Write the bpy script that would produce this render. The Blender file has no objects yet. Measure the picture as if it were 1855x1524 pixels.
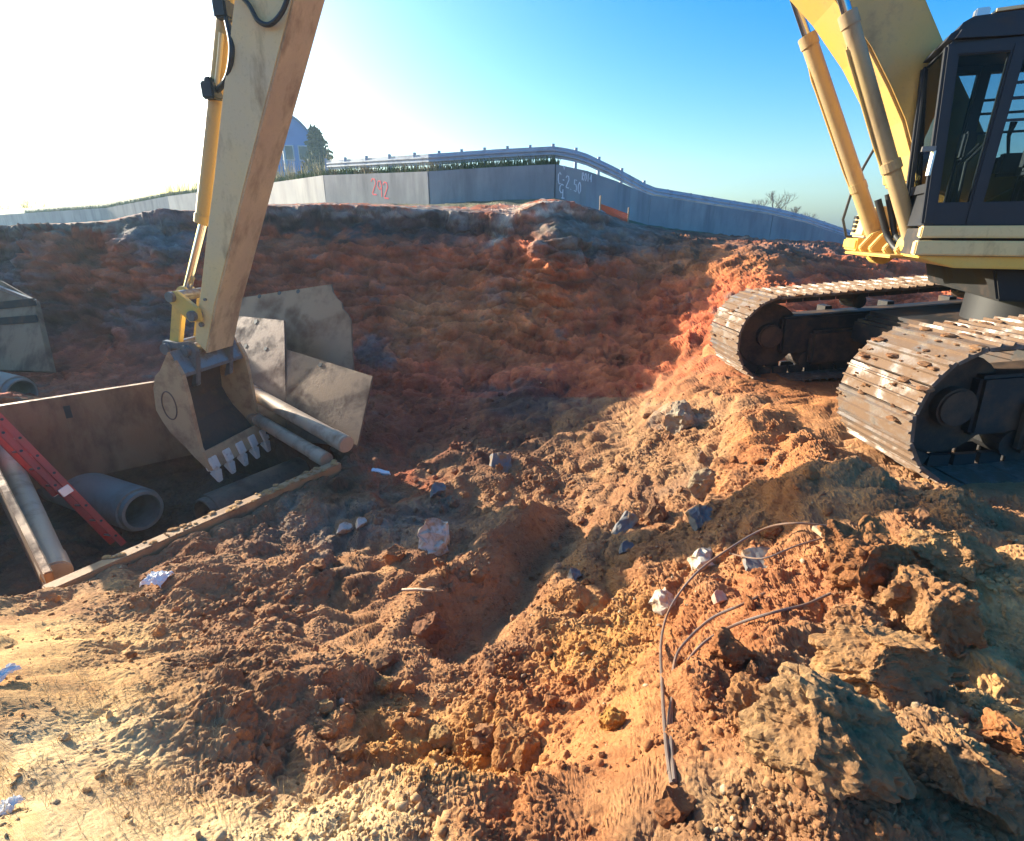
import bpy, bmesh, math, random
import numpy as np
from mathutils import Vector, Matrix, noise as mnoise

# ------------------------------------------------------------------ camera, sky, sun, exposure
SC = bpy.context.scene
F_PX, Y_H, PW, PH = 950.0, 420.0, 1855.0, 1524.0        # focal length and eye level in photograph pixels
PITCH = math.atan((PH / 2 - Y_H) / F_PX)
CP, SP = math.cos(PITCH), math.sin(PITCH)
cam = bpy.data.cameras.new('camera')
cam.sensor_width = 36.0
cam.lens = 36.0 * F_PX / PW
cam.clip_end = 3000
cam.clip_start = 0.05
camo = bpy.data.objects.new('camera', cam)
SC.collection.objects.link(camo)
camo.location = (0, 0, 0)
camo.rotation_euler = (math.pi / 2 - PITCH, 0, 0)
SC.camera = camo

SUN_AZ, SUN_EL = math.radians(-55), math.radians(15.5)     # azimuth from +y, negative to the left
world = bpy.data.worlds.new('World')
SC.world = world
world.use_nodes = True
wn = world.node_tree
wn.nodes.clear()
sky = wn.nodes.new('ShaderNodeTexSky')
sky.sky_type = 'NISHITA'
sky.sun_disc = False
sky.sun_elevation = SUN_EL
sky.sun_rotation = SUN_AZ
sky.altitude = 0
sky.air_density = 1.0
sky.dust_density = 2.4
sky.ozone_density = 2.0
hs = wn.nodes.new('ShaderNodeHueSaturation')
hs.inputs['Saturation'].default_value = 1.8
hs.inputs['Hue'].default_value = 0.505
bg = wn.nodes.new('ShaderNodeBackground')
bg.inputs['Strength'].default_value = 0.11
wo = wn.nodes.new('ShaderNodeOutputWorld')
wn.links.new(sky.outputs[0], hs.inputs['Color'])
tint = wn.nodes.new('ShaderNodeMix'); tint.data_type = 'RGBA'; tint.blend_type = 'MULTIPLY'
tint.inputs[0].default_value = 1.0
tint.inputs[7].default_value = (0.79, 0.97, 1.09, 1)
wn.links.new(hs.outputs[0], tint.inputs[6])
wn.links.new(tint.outputs[2], bg.inputs[0])
wn.links.new(bg.outputs[0], wo.inputs[0])

sl = bpy.data.lights.new('sun', 'SUN')
sl.energy = 5.0
sl.angle = math.radians(0.5)
sl.color = (1.0, 0.91, 0.76)
suno = bpy.data.objects.new('sun', sl)
SC.collection.objects.link(suno)
sdir = Vector((math.sin(SUN_AZ) * math.cos(SUN_EL), math.cos(SUN_AZ) * math.cos(SUN_EL), math.sin(SUN_EL)))
suno.rotation_euler = sdir.to_track_quat('Z', 'Y').to_euler()
suno.location = sdir * 30

SC.view_settings.view_transform = 'Standard'
SC.view_settings.look = 'None'
SC.view_settings.gamma = 1.0
SC.view_settings.use_curve_mapping = False
SC.view_settings.exposure = 1.62
SC.render.engine = 'CYCLES'
SC.cycles.max_bounces = 6
SC.cycles.use_denoising = True

random.seed(7)
RNG = np.random.default_rng(7)
COL = SC.collection

# ------------------------------------------------------------------ helpers
def ray(px, py):
    x = (px - PW / 2) / F_PX
    u = (PH / 2 - py) / F_PX
    return np.array([x, u * SP + CP, u * CP - SP])

def U(px, py, d=None, z=None):
    r = ray(px, py)
    if d is None:
        d = z / r[2]
    return r * d

def project(P):
    P = np.asarray(P, float)
    d = P[..., 1] * CP - P[..., 2] * SP
    u = P[..., 1] * SP + P[..., 2] * CP
    d = np.where(d < 1e-3, 1e-3, d)
    return PW / 2 + F_PX * P[..., 0] / d, PH / 2 - F_PX * u / d, d

_G = RNG.normal(size=(1024, 3)).astype(np.float32)
_G /= np.linalg.norm(_G, axis=1, keepdims=True)
def perlin(p):
    p = np.asarray(p, np.float32)
    i = np.floor(p)
    f = p - i
    i = i.astype(np.int64)
    w = f * f * f * (f * (f * 6 - 15) + 10)
    out = np.zeros(len(p), np.float32)
    for dx in (0, 1):
        for dy in (0, 1):
            for dz in (0, 1):
                h = ((i[:, 0] + dx) * 73856093 ^ (i[:, 1] + dy) * 19349663 ^ (i[:, 2] + dz) * 83492791) & 1023
                g = _G[h]
                dt = g[:, 0] * (f[:, 0] - dx) + g[:, 1] * (f[:, 1] - dy) + g[:, 2] * (f[:, 2] - dz)
                ww = (w[:, 0] if dx else 1 - w[:, 0]) * (w[:, 1] if dy else 1 - w[:, 1]) * (w[:, 2] if dz else 1 - w[:, 2])
                out += ww * dt
    return out * 1.5

def empty(name, loc, label, cat, group=None):
    o = bpy.data.objects.new(name, None)
    o.empty_display_size = 0.3
    o.location = Vector(loc)
    COL.objects.link(o)
    tag(o, label, cat, group)
    return o

def tag(o, label=None, cat=None, group=None, kind=None):
    if label: o['label'] = label
    if cat: o['category'] = cat
    if group: o['group'] = group
    if kind: o['kind'] = kind
    return o

def origin_of(o):
    v = Vector((0, 0, 0))
    while o is not None:
        v += o.location
        o = o.parent
    return v

class MB:
    """collects shapes in world coordinates, then links them as one mesh object"""
    def __init__(s): s.v = []; s.f = []
    def add(s, vs, fs):
        n = len(s.v)
        s.v += [tuple(map(float, p)) for p in vs]
        s.f += [tuple(i + n for i in q) for q in fs]
        return s
    def box(s, c, ax, ay, az):
        c, ax, ay, az = map(np.asarray, (c, ax, ay, az))
        vs = [c + i * ax + j * ay + k * az for i in (-1, 1) for j in (-1, 1) for k in (-1, 1)]
        return s.add(vs, [(0, 1, 3, 2), (4, 6, 7, 5), (0, 4, 5, 1), (2, 3, 7, 6), (0, 2, 6, 4), (1, 5, 7, 3)])
    def prism(s, A, B):
        n = len(A)
        fs = [tuple(range(n)), tuple(range(2 * n - 1, n - 1, -1))]
        fs += [(i, (i + 1) % n, n + (i + 1) % n, n + i) for i in range(n)]
        return s.add(list(A) + list(B), fs)
    def bar(s, a, b, w, h, up=(0, 0, 1)):
        a, b, up = map(lambda q: np.asarray(q, float), (a, b, up))
        d = (b - a); L = np.linalg.norm(d); d /= L
        x = np.cross(d, up); x /= np.linalg.norm(x)
        y = np.cross(x, d)
        return s.box((a + b) / 2, d * L / 2, x * w / 2, y * h / 2)
    def tube(s, pts, r, seg=10, cap=True):
        pts = [np.asarray(p, float) for p in pts]
        n = len(pts)
        rs = r if hasattr(r, '__len__') else [r] * n
        t0 = pts[1] - pts[0]; t0 /= np.linalg.norm(t0)
        a = np.cross(t0, (0, 0, 1.0))
        if np.linalg.norm(a) < 1e-3: a = np.cross(t0, (1.0, 0, 0))
        a /= np.linalg.norm(a)
        vs = []
        for i in range(n):
            t = pts[min(i + 1, n - 1)] - pts[max(i - 1, 0)]
            t /= np.linalg.norm(t) + 1e-9
            a = a - t * np.dot(a, t); a /= np.linalg.norm(a) + 1e-9
            b = np.cross(t, a)
            for k in range(seg):
                q = 2 * math.pi * k / seg
                vs.append(pts[i] + rs[i] * (math.cos(q) * a + math.sin(q) * b))
        fs = [(i * seg + k, i * seg + (k + 1) % seg, (i + 1) * seg + (k + 1) % seg, (i + 1) * seg + k)
              for i in range(n - 1) for k in range(seg)]
        if cap:
            fs += [tuple(range(seg)), tuple(range(n * seg - 1, (n - 1) * seg - 1, -1))]
        return s.add(vs, fs)
    def ring(s, p0, p1, ro, ri, seg=40):
        p0, p1 = np.asarray(p0, float), np.asarray(p1, float)
        t = p1 - p0; t /= np.linalg.norm(t)
        a = np.cross(t, (0, 0, 1.0)); a /= np.linalg.norm(a); b = np.cross(t, a)
        vs = []
        for p, r in ((p0, ro), (p1, ro), (p1, ri), (p0, ri)):
            for k in range(seg):
                q = 2 * math.pi * k / seg
                vs.append(p + r * (math.cos(q) * a + math.sin(q) * b))
        fs = []
        for L in range(4):
            for k in range(seg):
                fs.append((L * seg + k, L * seg + (k + 1) % seg, ((L + 1) % 4) * seg + (k + 1) % seg, ((L + 1) % 4) * seg + k))
        return s.add(vs, fs)
    def build(s, name, m, parent=None, bevel=0.0, smooth=False, loc=None, seg=2):
        me = bpy.data.meshes.new(name)
        org = origin_of(parent) if parent is not None else Vector(loc if loc is not None else (0, 0, 0))
        me.from_pydata([(p[0] - org.x, p[1] - org.y, p[2] - org.z) for p in s.v], [], s.f)
        bm = bmesh.new(); bm.from_mesh(me)
        bmesh.ops.recalc_face_normals(bm, faces=bm.faces)
        if bevel > 0:
            es = [e for e in bm.edges if len(e.link_faces) == 2 and e.calc_face_angle(0) > 0.5]
            bmesh.ops.bevel(bm, geom=es, offset=bevel, segments=seg, affect='EDGES', clamp_overlap=True)
        for f in bm.faces: f.smooth = smooth
        if smooth:
            for e in bm.edges:
                if len(e.link_faces) == 2 and e.calc_face_angle(0) > 0.7: e.smooth = False
        bm.to_mesh(me); bm.free()
        me.materials.append(m)
        o = bpy.data.objects.new(name, me)
        COL.objects.link(o)
        if parent is not None: o.parent = parent
        else: o.location = org
        return o

# ------------------------------------------------------------------ materials
def nodes(name):
    m = bpy.data.materials.new(name)
    m.use_nodes = True
    nt = m.node_tree
    b = nt.nodes['Principled BSDF']
    return m, nt, b

def N(nt, kind, **kw):
    n = nt.nodes.new(kind)
    for k, v in kw.items():
        if k in n.inputs: n.inputs[k].default_value = v
        else: setattr(n, k, v)
    return n

def noise_fac(nt, coord, scale, detail=6, rough=0.6, lo=0.4, hi=0.6, stretch=None):
    src = coord.outputs['Object']
    if stretch:
        mp = N(nt, 'ShaderNodeMapping'); mp.inputs['Scale'].default_value = stretch
        nt.links.new(src, mp.inputs[0]); src = mp.outputs[0]
    n = N(nt, 'ShaderNodeTexNoise', Scale=scale, Detail=detail, Roughness=rough)
    nt.links.new(src, n.inputs['Vector'])
    r = N(nt, 'ShaderNodeMapRange')
    r.inputs['From Min'].default_value = lo; r.inputs['From Max'].default_value = hi
    nt.links.new(n.outputs['Fac'], r.inputs['Value'])
    return r.outputs['Result']

def mix(nt, fac, a, b, mode='MIX'):
    n = nt.nodes.new('ShaderNodeMix'); n.data_type = 'RGBA'; n.blend_type = mode
    if isinstance(fac, (int, float)): n.inputs[0].default_value = fac
    else: nt.links.new(fac, n.inputs[0])
    for k, c in ((6, a), (7, b)):
        if isinstance(c, (tuple, list)): n.inputs[k].default_value = (*c[:3], 1)
        else: nt.links.new(c, n.inputs[k])
    return n.outputs[2]

def worn(name, base, dirt, rough=0.5, metal=0.0, dirt_lo=0.5, dirt_hi=0.7, scale=2.0, second=None, bump=0.15,
         stretch=None, dirt_rough=0.95, fine=40.0, spots=0.25):
    """paint / steel / concrete with big soft stains, fine specks and slight relief"""
    m, nt, b = nodes(name)
    co = N(nt, 'ShaderNodeTexCoord')
    f1 = noise_fac(nt, co, scale, 8, 0.65, dirt_lo, dirt_hi, stretch)
    c = base
    if second:
        f0 = noise_fac(nt, co, scale * 0.5, 5, 0.6, 0.4, 0.65)
        c = mix(nt, f0, base, second)
    f2 = noise_fac(nt, co, fine, 4, 0.7, 0.55, 0.75)
    sp = N(nt, 'ShaderNodeMath', operation='MULTIPLY'); nt.links.new(f2, sp.inputs[0]); sp.inputs[1].default_value = spots
    c = mix(nt, sp.outputs[0], c, dirt)
    c = mix(nt, f1, c, dirt)
    nt.links.new(c, b.inputs['Base Color'])
    rr = N(nt, 'ShaderNodeMapRange'); nt.links.new(f1, rr.inputs['Value'])
    rr.inputs['To Min'].default_value = rough; rr.inputs['To Max'].default_value = dirt_rough
    nt.links.new(rr.outputs[0], b.inputs['Roughness'])
    if metal > 0:
        mm = N(nt, 'ShaderNodeMapRange'); nt.links.new(f1, mm.inputs['Value'])
        mm.inputs['To Min'].default_value = metal; mm.inputs['To Max'].default_value = 0.0
        nt.links.new(mm.outputs[0], b.inputs['Metallic'])
    bp = N(nt, 'ShaderNodeBump', Strength=bump, Distance=0.01)
    n = N(nt, 'ShaderNodeTexNoise', Scale=fine * 0.6, Detail=6, Roughness=0.7)
    nt.links.new(co.outputs['Object'], n.inputs['Vector'])
    nt.links.new(n.outputs['Fac'], bp.inputs['Height'])
    nt.links.new(bp.outputs[0], b.inputs['Normal'])
    return m

def plain(name, c, rough=0.6, metal=0.0):
    m, nt, b = nodes(name)
    b.inputs['Base Color'].default_value = (*c, 1)
    b.inputs['Roughness'].default_value = rough
    b.inputs['Metallic'].default_value = metal
    return m

MUD = (0.20, 0.10, 0.05)
M_YEL = worn('faded_yellow_paint', (0.76, 0.56, 0.24), (0.30, 0.18, 0.08), 0.42, 0, 0.54, 0.74, 1.8, (0.68, 0.53, 0.28), 0.05, (1.6, 1.6, 0.5), 0.9, 26, 0.28)
M_YEL2 = worn('yellow_paint', (0.72, 0.45, 0.07), (0.22, 0.13, 0.05), 0.4, 0, 0.58, 0.8, 2.0, (0.68, 0.48, 0.14), 0.05, None, 0.9, 30, 0.2)
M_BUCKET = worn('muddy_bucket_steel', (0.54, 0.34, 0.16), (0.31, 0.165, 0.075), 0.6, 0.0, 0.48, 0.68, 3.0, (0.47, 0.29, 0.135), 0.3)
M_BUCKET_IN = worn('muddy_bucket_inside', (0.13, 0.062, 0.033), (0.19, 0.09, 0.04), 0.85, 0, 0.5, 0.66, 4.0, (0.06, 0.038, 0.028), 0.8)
M_TOOTH = worn('sunlit_polished_steel', (0.84, 0.75, 0.60), (0.40, 0.25, 0.13), 0.35, 0.1, 0.55, 0.75, 9.0)  # polished steel, paled further in place of sunlight on the teeth
M_DARK = worn('dark_greasy_steel', (0.022, 0.021, 0.021), (0.13, 0.072, 0.04), 0.6, 0.1, 0.46, 0.66, 2.2)
M_SHOE = worn('worn_shoe_steel', (0.24, 0.205, 0.175), (0.165, 0.098, 0.056), 0.36, 0.55, 0.38, 0.54, 4.0, (0.16, 0.125, 0.10), 0.6)
M_CAB = worn('dark_cab_paint', (0.014, 0.016, 0.022), (0.05, 0.042, 0.036), 0.5, 0, 0.6, 0.8, 3.0)
M_BLACK = plain('black_rubber', (0.018, 0.018, 0.019), 0.55)
M_CHROME = plain('chrome_rod', (0.62, 0.62, 0.64), 0.14, 1.0)
M_GREYST = worn('grey_pin_steel', (0.24, 0.22, 0.20), (0.16, 0.10, 0.06), 0.4, 0.6, 0.5, 0.7, 5)
M_PLATE = worn('rusty_shield_plate', (0.29, 0.145, 0.062), (0.15, 0.068, 0.032), 0.6, 0.25, 0.46, 0.62, 1.6, (0.33, 0.19, 0.09), 0.35, (1, 1, 0.45))
M_PLATE2 = worn('grey_road_plate', (0.26, 0.152, 0.078), (0.15, 0.075, 0.038), 0.5, 0.3, 0.48, 0.66, 1.4, (0.21, 0.122, 0.068), 0.3)
M_PLATE3 = worn('brown_road_plate', (0.17, 0.095, 0.058), (0.11, 0.06, 0.036), 0.55, 0.3, 0.45, 0.65, 1.8, (0.20, 0.12, 0.08), 0.3)
M_BEAM = worn('orange_muddy_beam', (0.46, 0.25, 0.10), (0.28, 0.14, 0.06), 0.75, 0, 0.5, 0.7, 3, (0.40, 0.24, 0.12), 0.5)
M_MUDYEL = worn('muddy_yellow_paint', (0.66, 0.48, 0.24), (0.32, 0.20, 0.10), 0.6, 0, 0.50, 0.70, 1.8, (0.52, 0.36, 0.20), 0.3, (1.5, 1.5, 0.5), 0.9, 30, 0.4)
M_BOOM = worn('boom_yellow_paint', (0.62, 0.37, 0.09), (0.24, 0.15, 0.07), 0.42, 0, 0.54, 0.74, 1.4, (0.54, 0.36, 0.15), 0.05, None, 0.9, 30, 0.25)
M_MUDPIPE = worn('mud_coated_pipe', (0.24, 0.15, 0.085), (0.14, 0.08, 0.045), 0.9, 0, 0.45, 0.65, 2.5, (0.28, 0.20, 0.13), 0.4)
M_MUDDK = worn('mud_caked_iron', (0.05, 0.034, 0.024), (0.12, 0.068, 0.038), 0.9, 0, 0.42, 0.62, 3.2, (0.03, 0.024, 0.02), 0.8)
M_CYL = worn('dusty_tan_cylinder', (0.46, 0.32, 0.14), (0.26, 0.17, 0.09), 0.5, 0, 0.52, 0.72, 2.0, (0.42, 0.30, 0.17), 0.1, (2, 2, 0.5), 0.9, 30, 0.3)
M_VDARK = worn('belly_shade_black', (0.010, 0.010, 0.010), (0.05, 0.03, 0.02), 0.7, 0, 0.5, 0.7, 3)  # near black that paints the shade under the deck
M_SPREAD = worn('muddy_spreader_pipe', (0.55, 0.38, 0.22), (0.32, 0.18, 0.085), 0.6, 0.1, 0.5, 0.68, 2.2, (0.44, 0.33, 0.22), 0.3)
M_CONC = worn('pipe_concrete', (0.36, 0.29, 0.21), (0.25, 0.16, 0.095), 0.85, 0, 0.5, 0.75, 2.2, (0.31, 0.255, 0.19), 0.3)
M_WALL = worn('wall_concrete', (0.38, 0.38, 0.37), (0.22, 0.22, 0.22), 0.9, 0, 0.46, 0.72, 0.8, (0.28, 0.285, 0.29), 0.2, (1.5, 1.5, 0.3))
M_GALV = worn('galvanised_rail', (0.42, 0.47, 0.52), (0.25, 0.27, 0.3), 0.6, 0.2, 0.5, 0.8, 2)
M_RED = worn('red_fibreglass', (0.66, 0.07, 0.04), (0.36, 0.12, 0.06), 0.5, 0, 0.55, 0.8, 3, (0.42, 0.06, 0.045), 0.1)
M_ALU = plain('ladder_aluminium', (0.6, 0.6, 0.6), 0.35, 0.9)
M_SLATE = worn('grey_asphalt_slab', (0.155, 0.15, 0.14), (0.26, 0.15, 0.07), 0.85, 0, 0.48, 0.62, 7, (0.21, 0.20, 0.185), 0.5)
M_PALE = worn('pale_concrete_chunk', (0.56, 0.49, 0.37), (0.36, 0.22, 0.11), 0.92, 0, 0.47, 0.62, 8, (0.46, 0.40, 0.31), 0.5)
M_WIRE = worn('rusty_wire_rope', (0.20, 0.15, 0.12), (0.24, 0.13, 0.07), 0.5, 0.5, 0.45, 0.65, 9)
M_WOOD = worn('muddy_stake_wood', (0.46, 0.33, 0.20), (0.28, 0.16, 0.08), 0.85, 0, 0.5, 0.7, 5)
M_WHITE = plain('white_plastic_scrap', (0.80, 0.78, 0.72), 0.5)
M_STRAW = plain('dry_straw', (0.55, 0.43, 0.22), 0.8)
M_GRASS = worn('roadside_grass', (0.10, 0.14, 0.035), (0.32, 0.25, 0.12), 0.9, 0, 0.45, 0.6, 0.8)
M_BARK = plain('bare_bark', (0.11, 0.09, 0.075), 0.9)
M_LEAF = worn('evergreen_leaf', (0.035, 0.06, 0.025), (0.06, 0.08, 0.03), 0.7, 0, 0.45, 0.6, 1.0)
M_GLAREBLUE = worn('far_building_glare_blue', (0.06, 0.22, 0.52), (0.05, 0.17, 0.42), 0.9, 0, 0.5, 0.8, 0.3)  # blue of lens glare put into the wall colour
M_ROOF = plain('far_building_roof', (0.09, 0.22, 0.42), 0.8)  # same glare blue carried into the roof
M_ORANGE = plain('orange_safety_mesh', (0.75, 0.13, 0.03), 0.6)
M_SPRAYR = plain('red_spray_paint', (0.80, 0.03, 0.06), 0.7)
M_SPRAYW = plain('white_spray_paint', (0.8, 0.8, 0.8), 0.7)
M_SEAT = plain('cab_seat_fabric', (0.04, 0.04, 0.045), 0.8)

def glass_mat():
    m, nt, b = nodes('cab_glass')
    t = N(nt, 'ShaderNodeBsdfTransparent'); t.inputs[0].default_value = (0.72, 0.78, 0.80, 1)
    g = N(nt, 'ShaderNodeBsdfGlossy'); g.inputs['Roughness'].default_value = 0.03
    mx = N(nt, 'ShaderNodeMixShader')
    lw = N(nt, 'ShaderNodeLayerWeight'); lw.inputs[0].default_value = 0.15
    nt.links.new(lw.outputs['Fresnel'], mx.inputs[0])
    nt.links.new(t.outputs[0], mx.inputs[1]); nt.links.new(g.outputs[0], mx.inputs[2])
    nt.links.new(mx.outputs[0], nt.nodes['Material Output'].inputs[0])
    return m
M_GLASS = glass_mat()

def soil_mat(name, objcol=False):
    m, nt, b = nodes(name)
    co = N(nt, 'ShaderNodeTexCoord')
    if objcol:
        oi = N(nt, 'ShaderNodeObjectInfo'); base = oi.outputs['Color']
    else:
        at = N(nt, 'ShaderNodeAttribute'); at.attribute_name = 'soil'; base = at.outputs['Color']
    geo = N(nt, 'ShaderNodeNewGeometry')
    def nz(scale, detail, lo, hi):
        n = N(nt, 'ShaderNodeTexNoise', Scale=scale, Detail=detail, Roughness=0.7)
        nt.links.new(geo.outputs['Position'], n.inputs['Vector'])
        r = N(nt, 'ShaderNodeMapRange'); r.inputs['From Min'].default_value = lo; r.inputs['From Max'].default_value = hi
        nt.links.new(n.outputs['Fac'], r.inputs['Value'])
        return r.outputs[0], n
    f1, _ = nz(3.5, 8, 0.45, 0.68)
    f2, _ = nz(22, 6, 0.5, 0.75)
    f3, _ = nz(70, 4, 0.62, 0.72)
    f4, _ = nz(1.3, 8, 0.42, 0.62)
    c = mix(nt, f4, base, mix(nt, 1.0, base, (0.72, 0.62, 0.60), 'MULTIPLY'))
    c = mix(nt, f1, c, mix(nt, 1.0, c, (1.25, 1.30, 1.2), 'MULTIPLY'))
    c = mix(nt, f2, c, mix(nt, 1.0, c, (0.68, 0.62, 0.60), 'MULTIPLY'))
    k = N(nt, 'ShaderNodeMath', operation='MULTIPLY'); nt.links.new(f3, k.inputs[0]); k.inputs[1].default_value = 0.45
    c = mix(nt, k.outputs[0], c, (0.50, 0.42, 0.30))
    nt.links.new(c, b.inputs['Base Color'])
    b.inputs['Roughness'].default_value = 0.95
    b.inputs['Specular IOR Level'].default_value = 0.15
    n1 = N(nt, 'ShaderNodeTexNoise', Scale=45, Detail=8, Roughness=0.75)
    nt.links.new(geo.outputs['Position'], n1.inputs['Vector'])
    bp = N(nt, 'ShaderNodeBump', Strength=0.8, Distance=0.016)
    nt.links.new(n1.outputs['Fac'], bp.inputs['Height'])
    nt.links.new(bp.outputs[0], b.inputs['Normal'])
    return m
M_SOIL = soil_mat('dug_clay_soil')
M_CLOD = soil_mat('earth_clod', True)

# ------------------------------------------------------------------ terrain
# heights along lines of sight from the camera: (photo x, photo y, depth)
CTRL = [
 # foreground
 (0,1524,1.6),(300,1524,1.65),(600,1524,1.72),(927,1524,1.70),(1200,1524,1.62),(1500,1524,1.5),(1855,1524,1.5),
 (0,1380,2.05),(0,1250,2.43),(0,1150,3.2),(150,1150,3.5),(150,1420,1.95),(300,1300,2.5),(300,1150,3.75),(285,1055,4.8),
 (450,1400,2.2),(600,1400,2.3),(600,1300,2.95),(700,1450,2.15),(800,1400,2.55),(927,1450,2.2),(850,1300,3.05),(600,1150,4.0),(450,1100,4.3),(450,1200,3.4),
 (927,1200,3.62),(700,1000,5.5),(550,1000,5.4),(600,940,6.35),(830,900,6.9),(700,850,8.0),(700,780,9.4),(950,800,8.1),(1100,760,8.3),(850,1000,5.35),
 (800,1100,4.5),(1000,1080,4.45),(1050,1200,3.55),
 # right slope up to the tracks
 (1290,690,7.4),(1400,840,4.75),(1340,720,6.6),(1480,800,5.1),(1250,800,6.3),(1150,900,5.7),(1050,980,5.3),(1300,950,4.35),(1400,1020,3.55),(1200,1100,3.8),
 (1250,1250,2.6),(1100,1300,2.75),(1050,1400,2.3),(1200,1400,1.95),(1000,1500,1.80),(1500,1100,2.85),(1550,1000,3.25),(1400,930,4.1),
 (1700,920,3.84),(1855,1000,3.15),(1650,1060,2.9),(1600,1300,2.02),(1855,1250,2.22),(1500,1450,1.6),(1750,1150,2.5),(1400,1250,2.4),(1350,1400,1.85),
 # pile beside the far track, toward the wall
 (1400,485,11.0),(1300,478,12.0),(1200,520,12.5),(1550,470,13.0),(1280,590,10.6),(1230,640,10.3),(1150,620,11.6),(1260,520,11.8),(1190,690,9.5),(1200,440,14.4),(1420,440,16),(1350,620,8.6),
 # far bank, crest
 (1150,408,16.0),(1090,385,14.5),(1040,364,14.2),(980,366,14.2),(930,388,14.2),(850,386,14.8),(780,380,15.2),(700,374,15.2),(600,372,15.2),(480,374,15.0),(350,384,14.0),(290,379,13.6),(200,401,14.0),(60,408,14.0),(0,412,14.0),(-150,416,14.0),
 # level shoulder between crest and wall
 (0,416,26),(0,413,42),(200,407,22),(200,405,34),(310,391,22),(310,388,32),(480,377,20),(480,375,26),(593,373,20),(700,375,18.5),(780,376,18),(900,370,17),(1005,366,17),(1100,396,17),(1172,413,19),(-200,424,30),(-200,420,52),(100,412,22),(400,384,18),
 # far bank, top band foot
 (480,425,14.7),(600,420,14.8),(700,418,14.8),(850,430,14.3),(980,440,13.2),(350,430,13.4),(200,430,13.4),(60,440,13.4),
 # far bank, face
 (480,500,14.1),(600,500,14.1),(800,500,14.0),(950,500,13.4),(1080,480,13.7),(200,500,13.6),(30,490,13.8),(-150,520,13.6),
 (800,580,13.2),(700,640,12.7),(480,620,12.9),(1000,580,12.6),(1080,560,12.8),(200,600,13.0),(30,600,13.2),(-150,640,12.6),
 (800,690,11.7),(650,720,11.4),(1000,680,10.9),(1100,670,10.7),(150,680,11.4),(0,700,10.8),(330,640,12.2),(-200,760,9),(1000,740,9.3),
]
WALLP = [  # photo x, base y, top y, depth
 (-420,424,412,95),(-200,414,400,76),(0,409,390,62),(200,400,377,50),(310,384,356,42),(480,370,334,32),(593,367,318,25.0),(780,371,311,20.6),
 (900,364,303,20.0),(1005,360,298,19.6),(1060,374,310,19.6),(1110,390,328,20.2),(1172,407,354,22.5),(1300,424,375,25),(1391,438,390,26.5),(1450,449,404,27.7),(1530,472,431,30),(1700,505,466,34),(1900,540,505,38)]
P_CT = np.array([U(a, b, d) for a, b, d in CTRL])
WB = np.array([U(a, b, d) for a, b, t, d in WALLP])
WT = []
for (a, b, t, d), w in zip(WALLP, WB):
    r = ray(a, t); hr = math.hypot(w[0], w[1]) / math.hypot(r[0], r[1])
    WT.append(r[2] * hr)
WT = np.array(WT)
W_TH = np.arctan2(WB[:, 0], WB[:, 1]); W_R = np.hypot(WB[:, 0], WB[:, 1]); W_ZB = WB[:, 2]
EXTRA = [(6, 5.8, -1.75), (8, 5, -1.65), (9, 8, -1.5), (6, 9, -1.6), (8, 12, -1.2), (12, 5, -1.6), (4.5, 5.9, -1.9), (4.2, 4.3, -1.92), (4.2, 7.4, -1.92),
         (4.5, 2.5, -1.85), (3.0, 0.5, -1.7), (0, -2, -1.75), (-3, 0.3, -1.8), (3, -3, -1.7), (-3, -3, -1.75), (-6, 1.5, -2.1), (-7.0, 3.6, -2.6), (-10, 4, -2.3), (0.3, 0.3, -1.72), (-0.3, 0.4, -1.74),
         (-8, 8.6, -2.7), (-6.6, 9.4, -2.75), (-5.3, 10.2, -2.8), (-10, 8, -2.5), (-13, 9, -1.5), (-14, 5, -0.5), (14, 9, -1.3), (16, 14, -0.9), (-4.0, 4.1, -3.2), (-3.2, 5.6, -3.3), (-2.4, 7.1, -3.35)]
CT = np.vstack([P_CT, WB, np.array(EXTRA, float)])
def tcoord(x, y):
    r = np.hypot(x, y)
    return np.stack([np.arctan2(x, y), np.log(np.maximum(r, 0.3)) * 0.75], -1)
TC = tcoord(CT[:, 0], CT[:, 1])
def tps_k(d2):
    return 0.5 * d2 * np.log(np.maximum(d2, 1e-12))
def tps_fit(C, z, lam=2e-4):
    n = len(C)
    K = tps_k(((C[:, None] - C[None]) ** 2).sum(-1)) + lam * np.eye(n)
    Pm = np.hstack([np.ones((n, 1)), C])
    A = np.block([[K, Pm], [Pm.T, np.zeros((3, 3))]])
    return np.linalg.solve(A, np.concatenate([z, np.zeros(3)]))
TW = tps_fit(TC, CT[:, 2])
def tps_eval(Q):
    out = np.empty(len(Q), np.float64)
    for s in range(0, len(Q), 60000):
        q = Q[s:s + 60000]
        d2 = ((q[:, None, 0] - TC[None, :, 0]) ** 2 + (q[:, None, 1] - TC[None, :, 1]) ** 2).astype(np.float32)
        out[s:s + 60000] = tps_k(d2) @ TW[:len(TC)] + TW[len(TC)] + q @ TW[len(TC) + 1:]
    return out

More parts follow.
